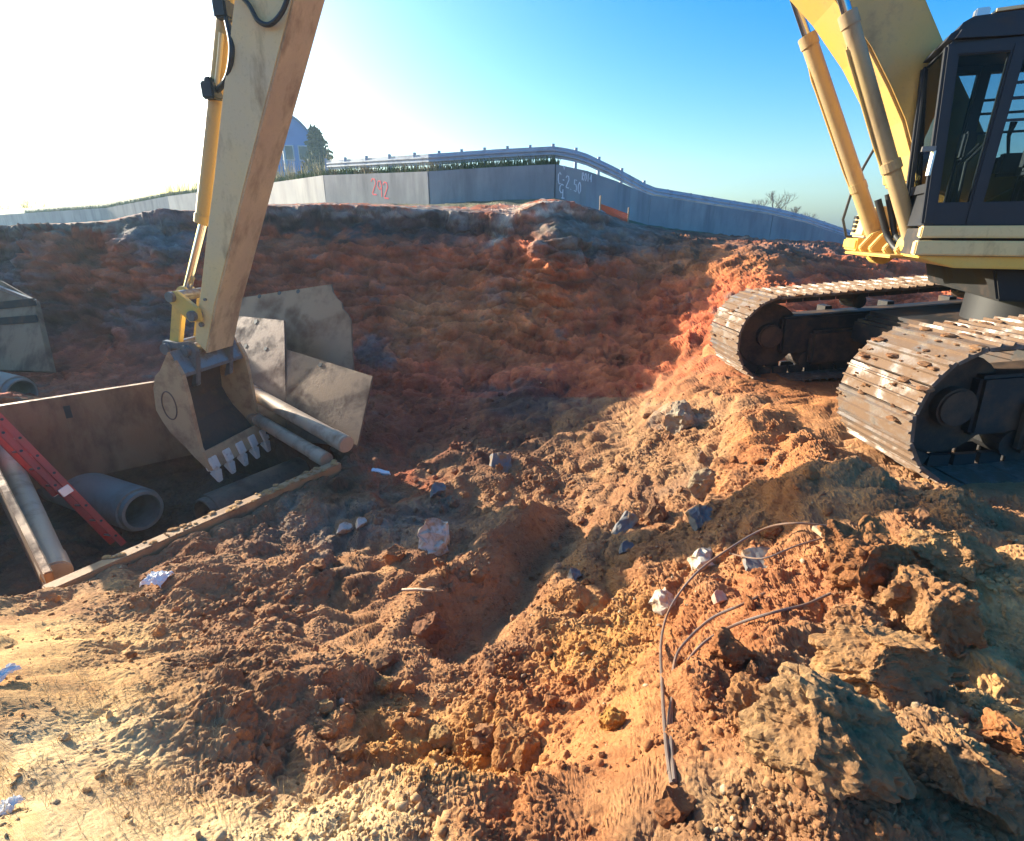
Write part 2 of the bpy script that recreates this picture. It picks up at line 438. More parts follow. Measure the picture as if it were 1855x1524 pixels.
# trench that the shield stands in
TN0 = U(80, 1066, z=-3.18); TN1 = U(612, 836, z=-3.2)
NDIR = (TN1 - TN0)[:2] / np.linalg.norm((TN1 - TN0)[:2])
TF0 = U(0, 735, z=-2.46); TF1 = U(300, 689, z=-2.40)
FDIR = (TF1 - TF0)[:2] / np.linalg.norm((TF1 - TF0)[:2])
TRENCH = np.array([TN0[:2] - NDIR * 0.02, TN1[:2] - NDIR * 0.04, (-3.0, 8.0), (-4.6, 9.4), (-6.4, 9.9), (-8.2, 8.6), (-9.8, 7.2), (-10.5, 4.8), (-6.6, 2.9), (-5.0, 3.2)])
FLOOR_Z = -4.6
def poly_sd(x, y, P):
    d = np.full(x.shape, 1e9); inside = np.zeros(x.shape, bool)
    n = len(P)
    for i in range(n):
        a, b = P[i], P[(i + 1) % n]
        e = b - a; wx, wy = x - a[0], y - a[1]
        t = np.clip((wx * e[0] + wy * e[1]) / (e @ e), 0, 1)
        d = np.minimum(d, np.hypot(wx - e[0] * t, wy - e[1] * t))
        c = ((a[1] <= y) & (b[1] > y)) | ((b[1] <= y) & (a[1] > y))
        with np.errstate(divide='ignore', invalid='ignore'):
            xi = a[0] + (y - a[1]) / (b[1] - a[1]) * (b[0] - a[0])
        inside ^= c & (x < xi)
    return np.where(inside, -d, d)

th_f = np.radians(np.linspace(-57, 57, 820))
th_c = np.radians(np.concatenate([np.linspace(58.5, 301.5, 120)]))
TH = np.concatenate([th_f, th_c])
NT = len(TH); NTF = len(th_f)
TH_W = (TH + math.pi) % (2 * math.pi) - math.pi
LR_C = np.linspace(math.log(0.35), math.log(110), 300)
NFINE = 1900
LR_F = np.linspace(math.log(0.35), math.log(110), NFINE)
RF = np.exp(LR_F)
g0, g1 = np.meshgrid(TH_W, LR_C, indexing='ij')
ZC = tps_eval(np.stack([g0.ravel(), g1.ravel() * 0.75], -1)).reshape(NT, -1)
rw = np.interp(TH_W, W_TH, W_R); zb = np.interp(TH_W, W_TH, W_ZB); zt = np.interp(TH_W, W_TH, WT)
outside = (TH_W < W_TH[0]) | (TH_W > W_TH[-1])
CRL = [(-200,418,14.0),(-150,416,14.0),(0,412,14.0),(60,408,14.0),(200,401,14.0),(290,379,13.6),(350,384,14.0),(480,374,15.0),(600,372,15.2),(700,374,15.2),(780,380,15.2),(850,386,14.8),(930,388,14.2),(980,366,14.2),(1040,364,14.2),(1090,387,14.5),(1150,410,16.0)]
CRW = np.array([U(*q) for q in CRL])
C_TH = np.arctan2(CRW[:, 0], CRW[:, 1]); C_R = np.hypot(CRW[:, 0], CRW[:, 1])
jag = perlin(np.stack([TH_W * 14, TH_W * 0, TH_W * 0 + 5], 1)) * 0.35 + perlin(np.stack([TH_W * 45, TH_W * 0, TH_W * 0 + 9], 1)) * 0.18
rc = np.interp(TH_W, C_TH, C_R); zc = np.interp(TH_W, C_TH, CRW[:, 2])
cw_ = np.clip((C_TH[-1] + 0.01 - TH_W) / 0.10, 0, 1) * np.clip((TH_W - C_TH[0] + 0.25) / 0.2, 0, 1)
NROW = 640
FAR_R = np.geomspace(115, 420, 16)
Rg = np.empty((NT, NROW)); Zg = np.empty((NT, NROW)); ZF = np.empty((NT, NFINE)); DV = np.empty((NT, NFINE - 1))
for j in range(NT):
    z = np.interp(LR_F, LR_C, ZC[j])
    if outside[j]:
        k = np.clip((RF - 7) / 12, 0, 1)
        z = z * (1 - k) + np.clip(z, -1.7, 1.2) * k
        z = np.clip(z, -4, 2)
    else:
        R0 = rc[j] + jag[j] * cw_[j]
        rwarp = np.where(RF < R0 - 1.1, RF, np.where(RF < R0 - 0.12, R0 - 1.1 + (RF - R0 + 1.1) * 0.45, R0 - 0.66 + (RF - R0 + 0.12) * 5.5))
        zw_ = np.interp(rwarp, RF, z)
        q = np.clip((RF - R0) / max(rw[j] - R0, 0.5), 0, 1)
        sh_ = zc[j] * (1 - q) + zb[j] * q
        zw_ = np.where(RF > R0, sh_, np.minimum(zw_, zc[j] + 0.03))
        z = z * (1 - cw_[j]) + zw_ * cw_[j]
        z = np.where(RF > rw[j] - 0.6, zb[j] * 1.0, z)
    x, y = RF * math.sin(TH_W[j]), RF * math.cos(TH_W[j])
    if -1.7 < TH_W[j] < -0.1:
        sd = poly_sd(x, y, TRENCH)
        edge = np.clip((sd + 0.02) / 0.22, 0, 1)
        far_side = np.clip((sd + 0.02) / np.where((x * 0.66 + y * 0.75) > 9.0, 0.5, 0.16), 0, 1)
        z = np.minimum(z, FLOOR_Z + far_side * np.maximum(z - FLOOR_Z, 0))
    ZF[j] = z
    el = np.arctan2(z, RF)
    dv = np.abs(np.diff(el)) * 1.0 + np.diff(LR_F) * 0.12 + np.abs(np.diff(z)) / RF[1:] * 0.25
    DV[j] = dv * np.where((RF[1:] > 0.9) & (RF[1:] < 24), 1.0, 0.25)
# row spacing is evened out between neighbouring lines of sight
kb = 31
Dp = np.vstack([DV[-15:], DV, DV[:16]]); cs_ = np.cumsum(Dp, 0)
DV = (cs_[kb:kb + NT] - cs_[:NT]) / kb
dzr = np.gradient(ZF, axis=1) / np.gradient(RF)[None]
dth = ((np.roll(TH, -1) - np.roll(TH, 1)) % (2 * math.pi))[:, None]
dzt = (np.roll(ZF, -1, 0) - np.roll(ZF, 1, 0)) / dth / RF[None]
GR = np.empty((NT, NROW)); GT = np.empty((NT, NROW))
for j in range(NT):
    cs = np.concatenate([[0], np.cumsum(DV[j])])
    lr = np.interp(np.linspace(0, cs[-1], NROW), cs, LR_F)
    Rg[j] = np.exp(lr)
    Zg[j] = np.interp(lr, LR_F, ZF[j]); GR[j] = np.interp(lr, LR_F, dzr[j]); GT[j] = np.interp(lr, LR_F, dzt[j])
FR = np.broadcast_to(FAR_R, (NT, len(FAR_R)))
k = np.clip((FR - 115) / 500, 0, 1)
FZ = Zg[:, -1:] * (1 - k) + 1.0 * k
Rg = np.hstack([Rg, FR]); Zg = np.hstack([Zg, FZ])
NR = Rg.shape[1]
X = Rg * np.sin(TH)[:, None]; Y = Rg * np.cos(TH)[:, None]
PB = np.stack([X, Y, Zg], -1)
# normals of the smooth base
GR = np.clip(np.hstack([GR, np.zeros((NT, len(FAR_R)))]), -2.5, 2.5); GT = np.clip(np.hstack([GT, np.zeros((NT, len(FAR_R)))]), -2.5, 2.5)
er = np.stack([np.sin(TH), np.cos(TH), 0 * TH], -1)[:, None]; et = np.stack([np.cos(TH), -np.sin(TH), 0 * TH], -1)[:, None]
NB = -GR[..., None] * er - GT[..., None] * et + np.array([0, 0, 1.0])
NB /= np.linalg.norm(NB, axis=-1, keepdims=True)
P = PB.reshape(-1, 3); NN = NB.reshape(-1, 3)
RR = Rg.reshape(-1)
PX, PY, PD = project(P)

def bump(px, py, cx, cy, sx, sy):
    return np.exp(-((px - cx) / sx) ** 2 - ((py - cy) / sy) ** 2)

def billow(p): return np.abs(perlin(p))
def masks(P, PX, PY, RR):
    sdT = poly_sd(P[:, 0], P[:, 1], TRENCH)
    smooth_l = np.clip(bump(PX, PY, 60, 1230, 330, 170) + bump(PX, PY, 250, 1500, 420, 110), 0, 1)
    rough = (1.0 - 0.75 * smooth_l) * np.where(PY < 760, 0.8, 1.0) * (1 - 0.8 * bump(PX, PY, 1130, 1400, 150, 150))
    rough = rough * np.where(np.abs(np.arctan2(P[:, 0], P[:, 1])) < 0.997, 1.0, 0.5)
    keep = np.clip(np.abs(sdT) / 0.25, 0.12, 1)
    keep = np.minimum(keep, np.clip((np.interp(np.arctan2(P[:, 0], P[:, 1]), W_TH, W_R) - RR) / 1.5, 0.05, 1))
    crest = np.where((PY < 470) & (RR > 10.5), np.clip((PY - 385) / 60, 0.35, 1), 1.0)
    under = ((P[:, 0] > 3.0) & (P[:, 0] < 9) & (P[:, 1] > 3.6) & (P[:, 1] < 8.1))
    m = keep * crest * np.where(RR < 0.9, 0.3, 1.0) * np.where(RR < 30, 1.0, 0.0)
    return sdT, smooth_l, rough, m, under
sdT, smooth_l, roughm, msk, under = masks(P, PX, PY, RR)
steep = np.clip((0.85 - NN[:, 2]) / 0.3, 0, 1)
Q = P.astype(np.float32)
q1 = Q + 0.10 * np.stack([perlin(Q * 3), perlin(Q * 3 + 31), perlin(Q * 3 + 77)], -1)
boost = 1 + 0.5 * bump(PX, PY, 1600, 1150, 330, 330)
d = 0.20 * perlin(q1 * 0.9) + 0.20 * (billow(q1 * 1.7 + 5) - 0.25) * boost + 0.11 * (billow(q1 * 3.9 + 9) - 0.25)
ql = Q * np.array([1.1, 1.1, 3.6], np.float32)
d += steep * (0.36 * (billow(ql + 13) - 0.2) + 0.22 * perlin(ql * 2.3) + 0.16 * billow(Q * np.array([2.2, 2.2, 0.5], np.float32)))
# a furrow dragged down the middle of the slope, and a ridge added on its sun side to cast shade
fa, fb = np.array([0.62, 5.2]), np.array([-0.50, 3.2]); fd = fb - fa; fl = np.linalg.norm(fd); fd = fd / fl
ft = (P[:, :2] - fa) @ fd; fs_ = (P[:, 0] - fa[0]) * fd[1] - (P[:, 1] - fa[1]) * fd[0] + 0.12 * perlin(Q * 1.6 + 3)
fe = np.clip(np.minimum(ft + 0.3, fl + 0.3 - ft) / 0.5, 0, 1)
d = d * (1 - 0.6 * fe * np.exp(-(fs_ / 0.4) ** 2)) + fe * (-0.26 * np.exp(-(fs_ / 0.24) ** 2) + 0.17 * np.exp(-((fs_ - 0.48) / 0.20) ** 2) + 0.05 * np.exp(-((fs_ + 0.5) / 0.2) ** 2))
d = d * roughm * msk
d[under] = np.minimum(d[under], 0.0) * 0.5
P1 = (P + NN * d[:, None]).reshape(NT, NR, 3)
# rows are laid out afresh along the lumpy surface so that faces turned to the camera keep their detail
seg = np.linalg.norm(np.diff(P1, axis=1), axis=-1)
rm = np.linalg.norm(P1[:, 1:], axis=-1)
el_ = np.arctan2(P1[..., 2], np.hypot(P1[..., 0], P1[..., 1]))
wseg = np.hypot(np.diff(el_, axis=1), 0.16 * seg / rm) * np.where(rm < 1.3, 0.2, np.where(rm < 8, 1.0, np.where(rm < 17, 0.55, np.where(rm < 30, 0.4, 0.05))))
wm = wseg.copy()
for o_ in range(-8, 9): wm = np.maximum(wm, np.roll(wseg, o_, 0))
wm[:, 1:-1] = np.maximum(wm[:, 1:-1], np.maximum(wm[:, 2:], wm[:, :-2]))
wseg = wm
kb = 51
Dp = np.vstack([wseg[-25:], wseg, wseg[:26]]); cs_ = np.cumsum(np.vstack([np.zeros((1, Dp.shape[1])), Dp]), 0)
wseg = (cs_[kb:kb + NT] - cs_[:NT]) / kb
NR = 1340
PB = np.empty((NT, NR, 3))
for j in range(NT):
    cs = np.concatenate([[0], np.cumsum(wseg[j])])
    q = np.linspace(0, cs[-1], NR)
    for c_ in range(3): PB[j, :, c_] = np.interp(q, cs, P1[j, :, c_])
du = np.roll(PB, -1, 0) - np.roll(PB, 1, 0); dv_ = np.gradient(PB, axis=1)
NB = np.cross(du, dv_); NB /= np.linalg.norm(NB, axis=-1, keepdims=True) + 1e-9
for _ in range(2):
    NB[:, 1:-1] = NB[:, 1:-1] * 0.5 + (NB[:, 2:] + NB[:, :-2]) * 0.25
    NB = NB * 0.5 + (np.roll(NB, 1, 0) + np.roll(NB, -1, 0)) * 0.25
NB /= np.linalg.norm(NB, axis=-1, keepdims=True) + 1e-9
P = PB.reshape(-1, 3); NN = NB.reshape(-1, 3)
RR = np.hypot(P[:, 0], P[:, 1])
PX, PY, PD = project(P)
sdT, smooth_l, roughm, msk, under = masks(P, PX, PY, RR)
idx = np.where(RR < 26)[0]
Q = P[idx].astype(np.float32)
q1 = Q + 0.03 * np.stack([perlin(Q * 9), perlin(Q * 9 + 31), perlin(Q * 9 + 77)], -1)
lump = 0.18 + 1.25 * np.clip(perlin(Q * 0.9 + 60) + 0.6 * perlin(Q * 2.3 + 14) + 0.22, 0, 0.75)          # some ground is cloddy, some is fine
d = lump * (0.055 * (billow(q1 * 8.5 + 3) - 0.25) + 0.036 * (billow(q1 * 19 + 1) - 0.25)) + 0.020 * (billow(q1 * 38 + 2) - 0.25)
bkm = np.clip((RR[idx] - 9.5) / 1.5, 0, 1) * np.clip((790 - PY[idx]) / 60, 0, 1) * np.clip((PX[idx] < 1250) + 0.25, 0, 1)
tt = Q[:, 2] * 2.6 + 1.3 * perlin(Q * np.array([0.5, 0.5, 0.9], np.float32) + 33) + 0.35 * perlin(Q * 2.1 + 4)
saw = tt - np.floor(tt)
d += bkm * (0.13 * (saw ** 0.7) * np.clip(0.35 + perlin(Q * 0.8 + 71), 0, 1) + 0.05 * (billow(Q * np.array([2.2, 2.2, 2.6], np.float32) + 5) - .25) + 0.055 * (billow(Q * 6.1 + 15) - .25))
gro = np.abs(np.sin(np.arctan2(Q[:, 0], Q[:, 1]) * 62 + Q[:, 2] * 0.7 + perlin(Q * 1.1) * 0.9))
d -= bkm * 0.11 * gro ** 3 * np.clip(perlin(Q * 0.55 + 90) * 2.2, 0, 1)
disp = np.zeros(len(P), np.float32)
disp[idx] = d * (roughm * msk)[idx] * (np.abs(np.arctan2(Q[:, 0], Q[:, 1])) < 0.997)
disp[under] *= 0.5
PF = P + NN * disp[:, None]
PFg = PF.reshape(NT, NR, 3)
Rg = np.hypot(PFg[..., 0], PFg[..., 1])

# ---- soil colours (what the earth is made of, plus shade in the bank's ledges)
RED = (0.42, 0.110, 0.046); ORANGE = (0.44, 0.185, 0.070); TAN = (0.64, 0.39, 0.16); BROWN = (0.37, 0.190, 0.088)
DARK = (0.155, 0.080, 0.045); GREY = (0.12, 0.115, 0.105); OCHRE = (0.53, 0.265, 0.065); PALE = (0.74, 0.54, 0.28); MAROON = (0.32, 0.085, 0.042)
BLACKISH = (0.055, 0.050, 0.048); CREAM = (0.45, 0.40, 0.31); GRASSC = (0.16, 0.16, 0.06); CLAYRED = (0.44, 0.13, 0.05)
PAINT = [
 (80,1220,260,110,TAN,1.2),(250,1480,420,130,PALE,1.3),(60,1420,200,120,PALE,1.2),(500,1300,260,150,BROWN,1),(650,1150,300,120,BROWN,1.1),(420,1250,150,90,DARK,.5),
 (900,1150,140,60,BROWN,1),(1060,1170,110,100,OCHRE,.35),(800,1350,170,70,OCHRE,.55),(1000,1330,150,90,ORANGE,1.0),(800,1050,160,60,BROWN,1),(660,960,130,40,(0.27,0.21,0.15),.9),
 (1250,1150,120,160,ORANGE,.6),(1400,850,60,170,ORANGE,1.3),(1290,740,100,70,BROWN,1),(1200,830,120,70,(0.33,0.18,0.085),.9),(1250,950,170,90,BROWN,1.5),(1420,1080,110,80,(0.38,0.15,0.062),1.0),
 (1600,1000,160,120,BROWN,1.1),(1600,1250,180,120,(0.34,0.20,0.10),1.1),(1800,1200,100,160,TAN,1.1),(1250,1480,260,60,(0.36,0.22,0.11),1.0),(1700,900,160,60,BROWN,1),(1500,1480,300,60,BROWN,1),
 (1100,1480,90,60,ORANGE,1.2),(930,1480,130,50,ORANGE,.9),(1480,700,140,60,ORANGE,.6),
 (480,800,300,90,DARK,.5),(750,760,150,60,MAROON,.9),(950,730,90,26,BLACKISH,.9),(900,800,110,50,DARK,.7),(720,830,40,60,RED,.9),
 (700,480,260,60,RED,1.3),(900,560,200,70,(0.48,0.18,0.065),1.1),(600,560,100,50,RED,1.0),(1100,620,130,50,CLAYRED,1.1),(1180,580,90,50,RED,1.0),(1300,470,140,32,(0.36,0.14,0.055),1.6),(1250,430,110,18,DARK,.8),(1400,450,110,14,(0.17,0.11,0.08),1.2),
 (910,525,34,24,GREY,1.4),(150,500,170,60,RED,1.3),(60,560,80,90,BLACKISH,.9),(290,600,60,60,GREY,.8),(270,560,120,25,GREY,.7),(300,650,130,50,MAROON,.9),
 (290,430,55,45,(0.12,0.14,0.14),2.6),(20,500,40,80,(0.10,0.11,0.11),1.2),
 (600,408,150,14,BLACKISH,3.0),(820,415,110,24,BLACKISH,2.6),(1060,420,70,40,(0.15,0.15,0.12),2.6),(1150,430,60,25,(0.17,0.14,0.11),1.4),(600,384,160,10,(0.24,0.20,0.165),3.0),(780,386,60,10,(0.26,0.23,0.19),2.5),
 (920,400,22,22,CREAM,.8),(890,430,16,12,CREAM,1.2),(1000,372,60,8,CREAM,1.2),(150,408,180,7,(0.26,0.22,0.16),2.0),(680,640,40,30,GREY,.7),(1250,880,50,30,GREY,.35),(1220,760,25,25,(0.40,0.36,0.28),.7),
]
wob = perlin(Q * 1.7 + 50); wob2 = perlin(Q * 1.7 + 90); wob3 = perlin(Q * 6 + 20)
px_ = PX.copy(); py_ = PY.copy()
pf = np.where(PD[idx] > 9, 0.5, 1.0)
px_[idx] += (wob * 90 + wob3 * 30) * pf; py_[idx] += (wob2 * 50 + wob3 * 22) * pf
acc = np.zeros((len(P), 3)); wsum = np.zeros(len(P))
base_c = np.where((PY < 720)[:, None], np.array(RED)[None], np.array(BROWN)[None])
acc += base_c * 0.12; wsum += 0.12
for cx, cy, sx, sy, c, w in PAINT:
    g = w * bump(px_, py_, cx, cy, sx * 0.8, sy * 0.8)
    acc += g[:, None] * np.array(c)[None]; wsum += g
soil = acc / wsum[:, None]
# strata and weathering of the cut bank, with ledge shade in the colour
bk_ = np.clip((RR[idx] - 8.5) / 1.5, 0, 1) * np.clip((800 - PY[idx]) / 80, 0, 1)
st1 = perlin(Q * np.array([0.7, 0.7, 3.2], np.float32) + 3) + 0.5 * perlin(Q * np.array([1.8, 1.8, 7.0], np.float32) + 8)
st2 = perlin(Q * 1.3 + 21) + 0.6 * perlin(Q * 3.7 + 5) + 0.4 * perlin(Q * 9 + 2)
soil[idx] *= (1 + 0.12 * bk_[:, None]) * np.clip(1 + bk_ * (0.40 * st1 + 0.38 * st2), 0.45, 1.9)[:, None]
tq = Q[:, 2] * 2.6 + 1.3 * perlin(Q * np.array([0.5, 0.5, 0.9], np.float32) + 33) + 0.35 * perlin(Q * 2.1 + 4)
soil[idx] *= (1 + bk_ * (0.55 * ((tq - np.floor(tq)) - 0.5)))[:, None]  # ledge crevices darkened in the soil colour in place of shade
gy = np.clip(bk_ * (st2 - 0.55) * 1.6, 0, 0.75)[:, None]
soil[idx] = soil[idx] * (1 - gy) + gy * np.array((0.17, 0.15, 0.125))
beyond = RR > np.interp(np.arctan2(P[:, 0], P[:, 1]), W_TH, W_R) - 2.5
soil[beyond] = np.array((0.20, 0.18, 0.10))
behind = P[:, 1] < 0.4
soil[behind] = np.array(BROWN)
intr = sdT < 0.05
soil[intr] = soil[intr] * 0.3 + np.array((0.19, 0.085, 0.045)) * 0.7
soil = np.clip(soil, 0.01, 0.9)

me = bpy.data.meshes.new('ground')
ii = np.arange(NT); jn = (ii + 1) % NT
a = (ii[:, None] * NR + np.arange(NR - 1)[None]).ravel()
b = (jn[:, None] * NR + np.arange(NR - 1)[None]).ravel()
faces = np.stack([a, b, b + 1, a + 1], 1).astype(np.int32)
nv0 = len(PF)
centre = np.array([[0, 0, float(PFg[:, 0, 2].mean())]])
tri = np.stack([jn * NR, ii * NR, np.full(NT, nv0)], 1).astype(np.int32)
verts = np.vstack([PF, centre]).astype(np.float32)
me.vertices.add(len(verts)); me.vertices.foreach_set('co', verts.ravel())
loops = np.concatenate([faces[:, ::-1].ravel(), tri.ravel()])
me.loops.add(len(loops)); me.loops.foreach_set('vertex_index', loops)
ls = np.concatenate([np.arange(len(faces)) * 4, len(faces) * 4 + np.arange(NT) * 3]).astype(np.int32)
me.polygons.add(len(ls)); me.polygons.foreach_set('loop_start', ls)
me.update(calc_edges=True); me.validate()
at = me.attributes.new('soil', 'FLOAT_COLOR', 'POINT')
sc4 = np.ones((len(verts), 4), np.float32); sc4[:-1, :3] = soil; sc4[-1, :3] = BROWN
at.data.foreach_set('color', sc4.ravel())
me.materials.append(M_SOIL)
me.polygons.foreach_set('use_smooth', np.zeros(len(ls), bool))
ground = bpy.data.objects.new('ground', me); COL.objects.link(ground)
tag(ground, 'red and ochre clay ground dug out into an open pit', None, None, 'structure')

ELg = np.arctan2(PFg[:, :, 2], np.hypot(PFg[:, :, 0], PFg[:, :, 1]))
def hit(px, py):
    """first point of the ground seen along a line of sight"""
    r = ray(px, py)
    th = math.atan2(r[0], r[1]); e = math.atan2(r[2], math.hypot(r[0], r[1]))
    j = int(np.argmin(np.abs(TH[:NTF] - th)))
    k = int(np.argmax(ELg[j] >= e))
    return PFg[j, k].copy()
def ground_z(x, y):
    th = math.atan2(x, y); r = math.hypot(x, y)
    j = int(np.argmin(np.abs(TH_W - th)))
    return float(PFg[j, int(np.argmin(np.abs(Rg[j] - r))), 2])

# ------------------------------------------------------------------ retaining wall, rail, far things
def wall_at(px):
    xs = [w[0] for w in WALLP]
    bx = np.interp(px, xs, WB[:, 0]); by = np.interp(px, xs, WB[:, 1]); bz = np.interp(px, xs, WB[:, 2]); tz = np.interp(px, xs, WT)
    return np.array([bx, by]), bz, tz
c0, zb0, _ = wall_at(800)
wall = empty('retaining_wall', (c0[0], c0[1], zb0), 'long grey concrete retaining wall of big panels above the pit', 'wall')
JO = [-420, -200, -60, 80, 200, 310, 440, 593, 780, 1005, 1172, 1391, 1530, 1700, 1900]
for a_, b_ in zip(JO[:-1], JO[1:]):
    ps = [a_] + [w[0] for w in WALLP if a_ < w[0] < b_] + [b_]
    mb = MB(); F_, B_ = [], []
    pts = []
    for p in ps:
        xy, z0, z1 = wall_at(p); pts.append((xy, z0, z1))
    nrm = []
    for i in range(len(pts)):
        t = pts[min(i + 1, len(pts) - 1)][0] - pts[max(i - 1, 0)][0]
        t = t / np.linalg.norm(t); nrm.append((np.array([-t[1], t[0]]), t))
    off = 0.0
    vs = []
    for i, ((xy, z0, z1), (n, t)) in enumerate(zip(pts, nrm)):
        sh = t * (0.012 if i == 0 else (-0.012 if i == len(pts) - 1 else 0))
        f = xy + sh - n * (0.06 + off); bk = xy + sh + n * 0.20
        vs += [(f[0], f[1], z0 - 0.7), (f[0], f[1], z1), (bk[0], bk[1], z1), (bk[0], bk[1], z0 - 0.7)]
    fs = []
    for i in range(len(pts) - 1):
        o = i * 4
        fs += [(o + q, o + (q + 1) % 4, o + 4 + (q + 1) % 4, o + 4 + q) for q in range(4)]
    fs += [(0, 1, 2, 3), tuple(len(vs) - 4 + q for q in (3, 2, 1, 0))]
    mb.add(vs, fs).build('wall_panel', M_WALL, wall, bevel=0.012)

# raised verge and road behind the wall
vp = np.linspace(-420, 1900, 130); vk = np.array([0.1, 0.5, 1, 2, 3.5, 5, 7, 9, 12, 16, 22, 30, 45, 70, 110, 200, 300])
vs = []
for p in vp:
    xy, _, z1 = wall_at(p); u = xy / np.linalg.norm(xy); th_ = math.atan2(xy[0], xy[1])
    lf = min(max((-th_ - 0.30) / 0.12, 0), 1)
    hill = lf * max(0.0, min(1.0, (th_ + 1.0) / 0.3))
    for k_ in vk:
        q = xy + u * k_
        vs.append((q[0], q[1], z1 - 0.10 + 0.4 * min(1, k_ / 40) + hill * 0.9 * min(1, k_ / 12) + 0.08 * mnoise.noise(Vector((q[0] * 0.5, q[1] * 0.5, 0)))))
nk = len(vk)
fs = [(i * nk + k_, i * nk + k_ + 1, (i + 1) * nk + k_ + 1, (i + 1) * nk + k_) for i in range(len(vp) - 1) for k_ in range(nk - 1)]
vg = MB().add(vs, fs).build('verge', M_GRASS, None, smooth=True)
tag(vg, 'grassy verge and road level behind the wall', None, None, 'structure')

# sprayed numbers on the wall, drawn as thin strokes of paint lying on the concrete
GL = {'2': [[(0, .8), (.2, 1), (.6, 1), (.7, .75), (.05, .05), (.1, 0), (.75, .05)]],
      '9': [[(.65, .6), (.35, .45), (.05, .65), (.2, .95), (.55, 1), (.68, .75), (.62, 0)]],
      'C': [[(.7, .85), (.4, 1), (.08, .75), (.05, .3), (.3, 0), (.65, .1)]],
      '-': [[(.15, .5), (.55, .52)]], '.': [[(.2, 0), (.28, .06)]],
      '5': [[(.65, 1), (.15, 1), (.1, .58), (.45, .65), (.7, .4), (.5, .02), (.05, .08)]],
      '0': [[(.4, 1), (.1, .7), (.1, .25), (.4, 0), (.68, .3), (.65, .75), (.4, 1)]],
      '4': [[(.55, 0), (.55, 1), (.05, .35), (.75, .35)]], '8': [[(.4, .5), (.15, .75), (.4, 1), (.65, .75), (.4, .5), (.1, .25), (.4, 0), (.7, .25), (.4, .5)]],
      'R': [[(.1, 0), (.1, 1), (.55, 1), (.6, .65), (.1, .5), (.65, 0)]], 'I': [[(.35, 0), (.35, 1)]], 'v': [[(.1, 1), (.35, .3), (.6, 1)]], 'L': [[(.3, 1), (.3, .0)], [(.05, .1), (.6, .05)]]}
def spray(text, px, py, h, m, slope=0.0, gap=0.9, w=0.035, wx=1.0):
    mb = MB()
    xy, zb_, zt_ = wall_at(px)
    xy2, _, _ = wall_at(px + 4)
    t = (xy2 - xy); t /= np.linalg.norm(t); n = np.array([t[1], -t[0]])
    if n @ xy > 0: n = -n
    r = ray(px, py); hr = math.hypot(*xy) / math.hypot(r[0], r[1]); z = r[2] * hr
    for ci, ch in enumerate(text):
        for st in GL.get(ch, []):
            pts = []
            for (u, v) in st:
                s = (ci * gap * h * 0.85 + u * h * 0.8) * wx
                q = xy + t * s + n * 0.088
                pts.append((q[0], q[1], z + v * h - slope * s - h * 0.5))
            mb.tube(pts, w / 2, 6)
    n3 = np.array([n[0], n[1], 0]); c3 = np.array([xy[0], xy[1], 0]) + n3 * 0.064
    mb.v = [tuple(np.array(p) - n3 * (((np.array(p) - c3) @ n3) * 0.96)) for p in mb.v]
    return mb
for txt, px, py, h, m, sl_, ww, nm in (('292', 687, 338, 0.62, M_SPRAYR, 0.22, 0.07, 'red_spray_number'), ('C-2.50', 1010, 322, 0.40, M_SPRAYW, 0.45, 0.04, 'white_spray_number'),
                                   ('C', 1013, 342, 0.3, M_SPRAYW, 0, 0.045, 'white_spray_mark'), ('L', 1016, 352, 0.32, M_SPRAYW, 0, 0.04, 'white_spray_mark'), ('v', 1018, 306, 0.2, M_SPRAYW, 0, 0.04, 'white_spray_mark'),
                                   ('R0I4', 1052, 320, 0.26, M_SPRAYW, 0.2, 0.035, 'white_spray_number')):
    spray(txt, px, py, h, m, sl_, 0.9, ww, 0.48 if len(txt) > 3 else 0.85).build(nm, m, wall)

# guard rail on top of the wall
gx0, _, gz0 = wall_at(900)
gr = empty('guard_rail', (gx0[0], gx0[1], gz0), 'long dark steel guard rail with posts along the top of the wall', 'guard rail')
RAILP = list(np.linspace(600, 1900, 66))
rail_pts = []
for p in RAILP:
    xy, zb_, zt_ = wall_at(p)
    o = xy / np.linalg.norm(xy) * 0.55
    rail_pts.append((xy[0] + o[0], xy[1] + o[1], zt_ - 0.30 * min(max((p - 1040) / 140, 0), 1)))
prof = [(-0.04, -0.20), (-0.04, -0.12), (0.04, -0.09), (0.04, -0.05), (-0.03, -0.01), (-0.03, 0.01), (0.04, 0.05), (0.04, 0.09), (-0.04, 0.12), (-0.04, 0.20)]
mb = MB(); vs = []
for (x, y, z) in rail_pts:
    n = np.array([x, y]) / math.hypot(x, y)
    for (u, v) in prof: vs.append((x - n[0] * u, y - n[1] * u, z + 0.48 + v))
    for (u, v) in prof[::-1]: vs.append((x - n[0] * (u - 0.02), y - n[1] * (u - 0.02), z + 0.48 + v))
L = 2 * len(prof)
fs = [(i * L + q, i * L + (q + 1) % L, (i + 1) * L + (q + 1) % L, (i + 1) * L + q) for i in range(len(rail_pts) - 1) for q in range(L)]
fs += [tuple(range(L)), tuple((len(rail_pts) - 1) * L + q for q in range(L - 1, -1, -1))]
mb.add(vs, fs).build('rail_beam', M_GALV, gr)
for i in range(0, len(rail_pts), 2):
    x, y, z = rail_pts[i]
    if RAILP[i] > 1180: z -= 0.08
    n = np.array([x, y]) / math.hypot(x, y)
    MB().box((x + n[0] * 0.12, y + n[1] * 0.12, z + 0.33), (0.05, 0, 0), (0, 0.07, 0), (0, 0, 0.44)).build('rail_post', M_GALV, gr)

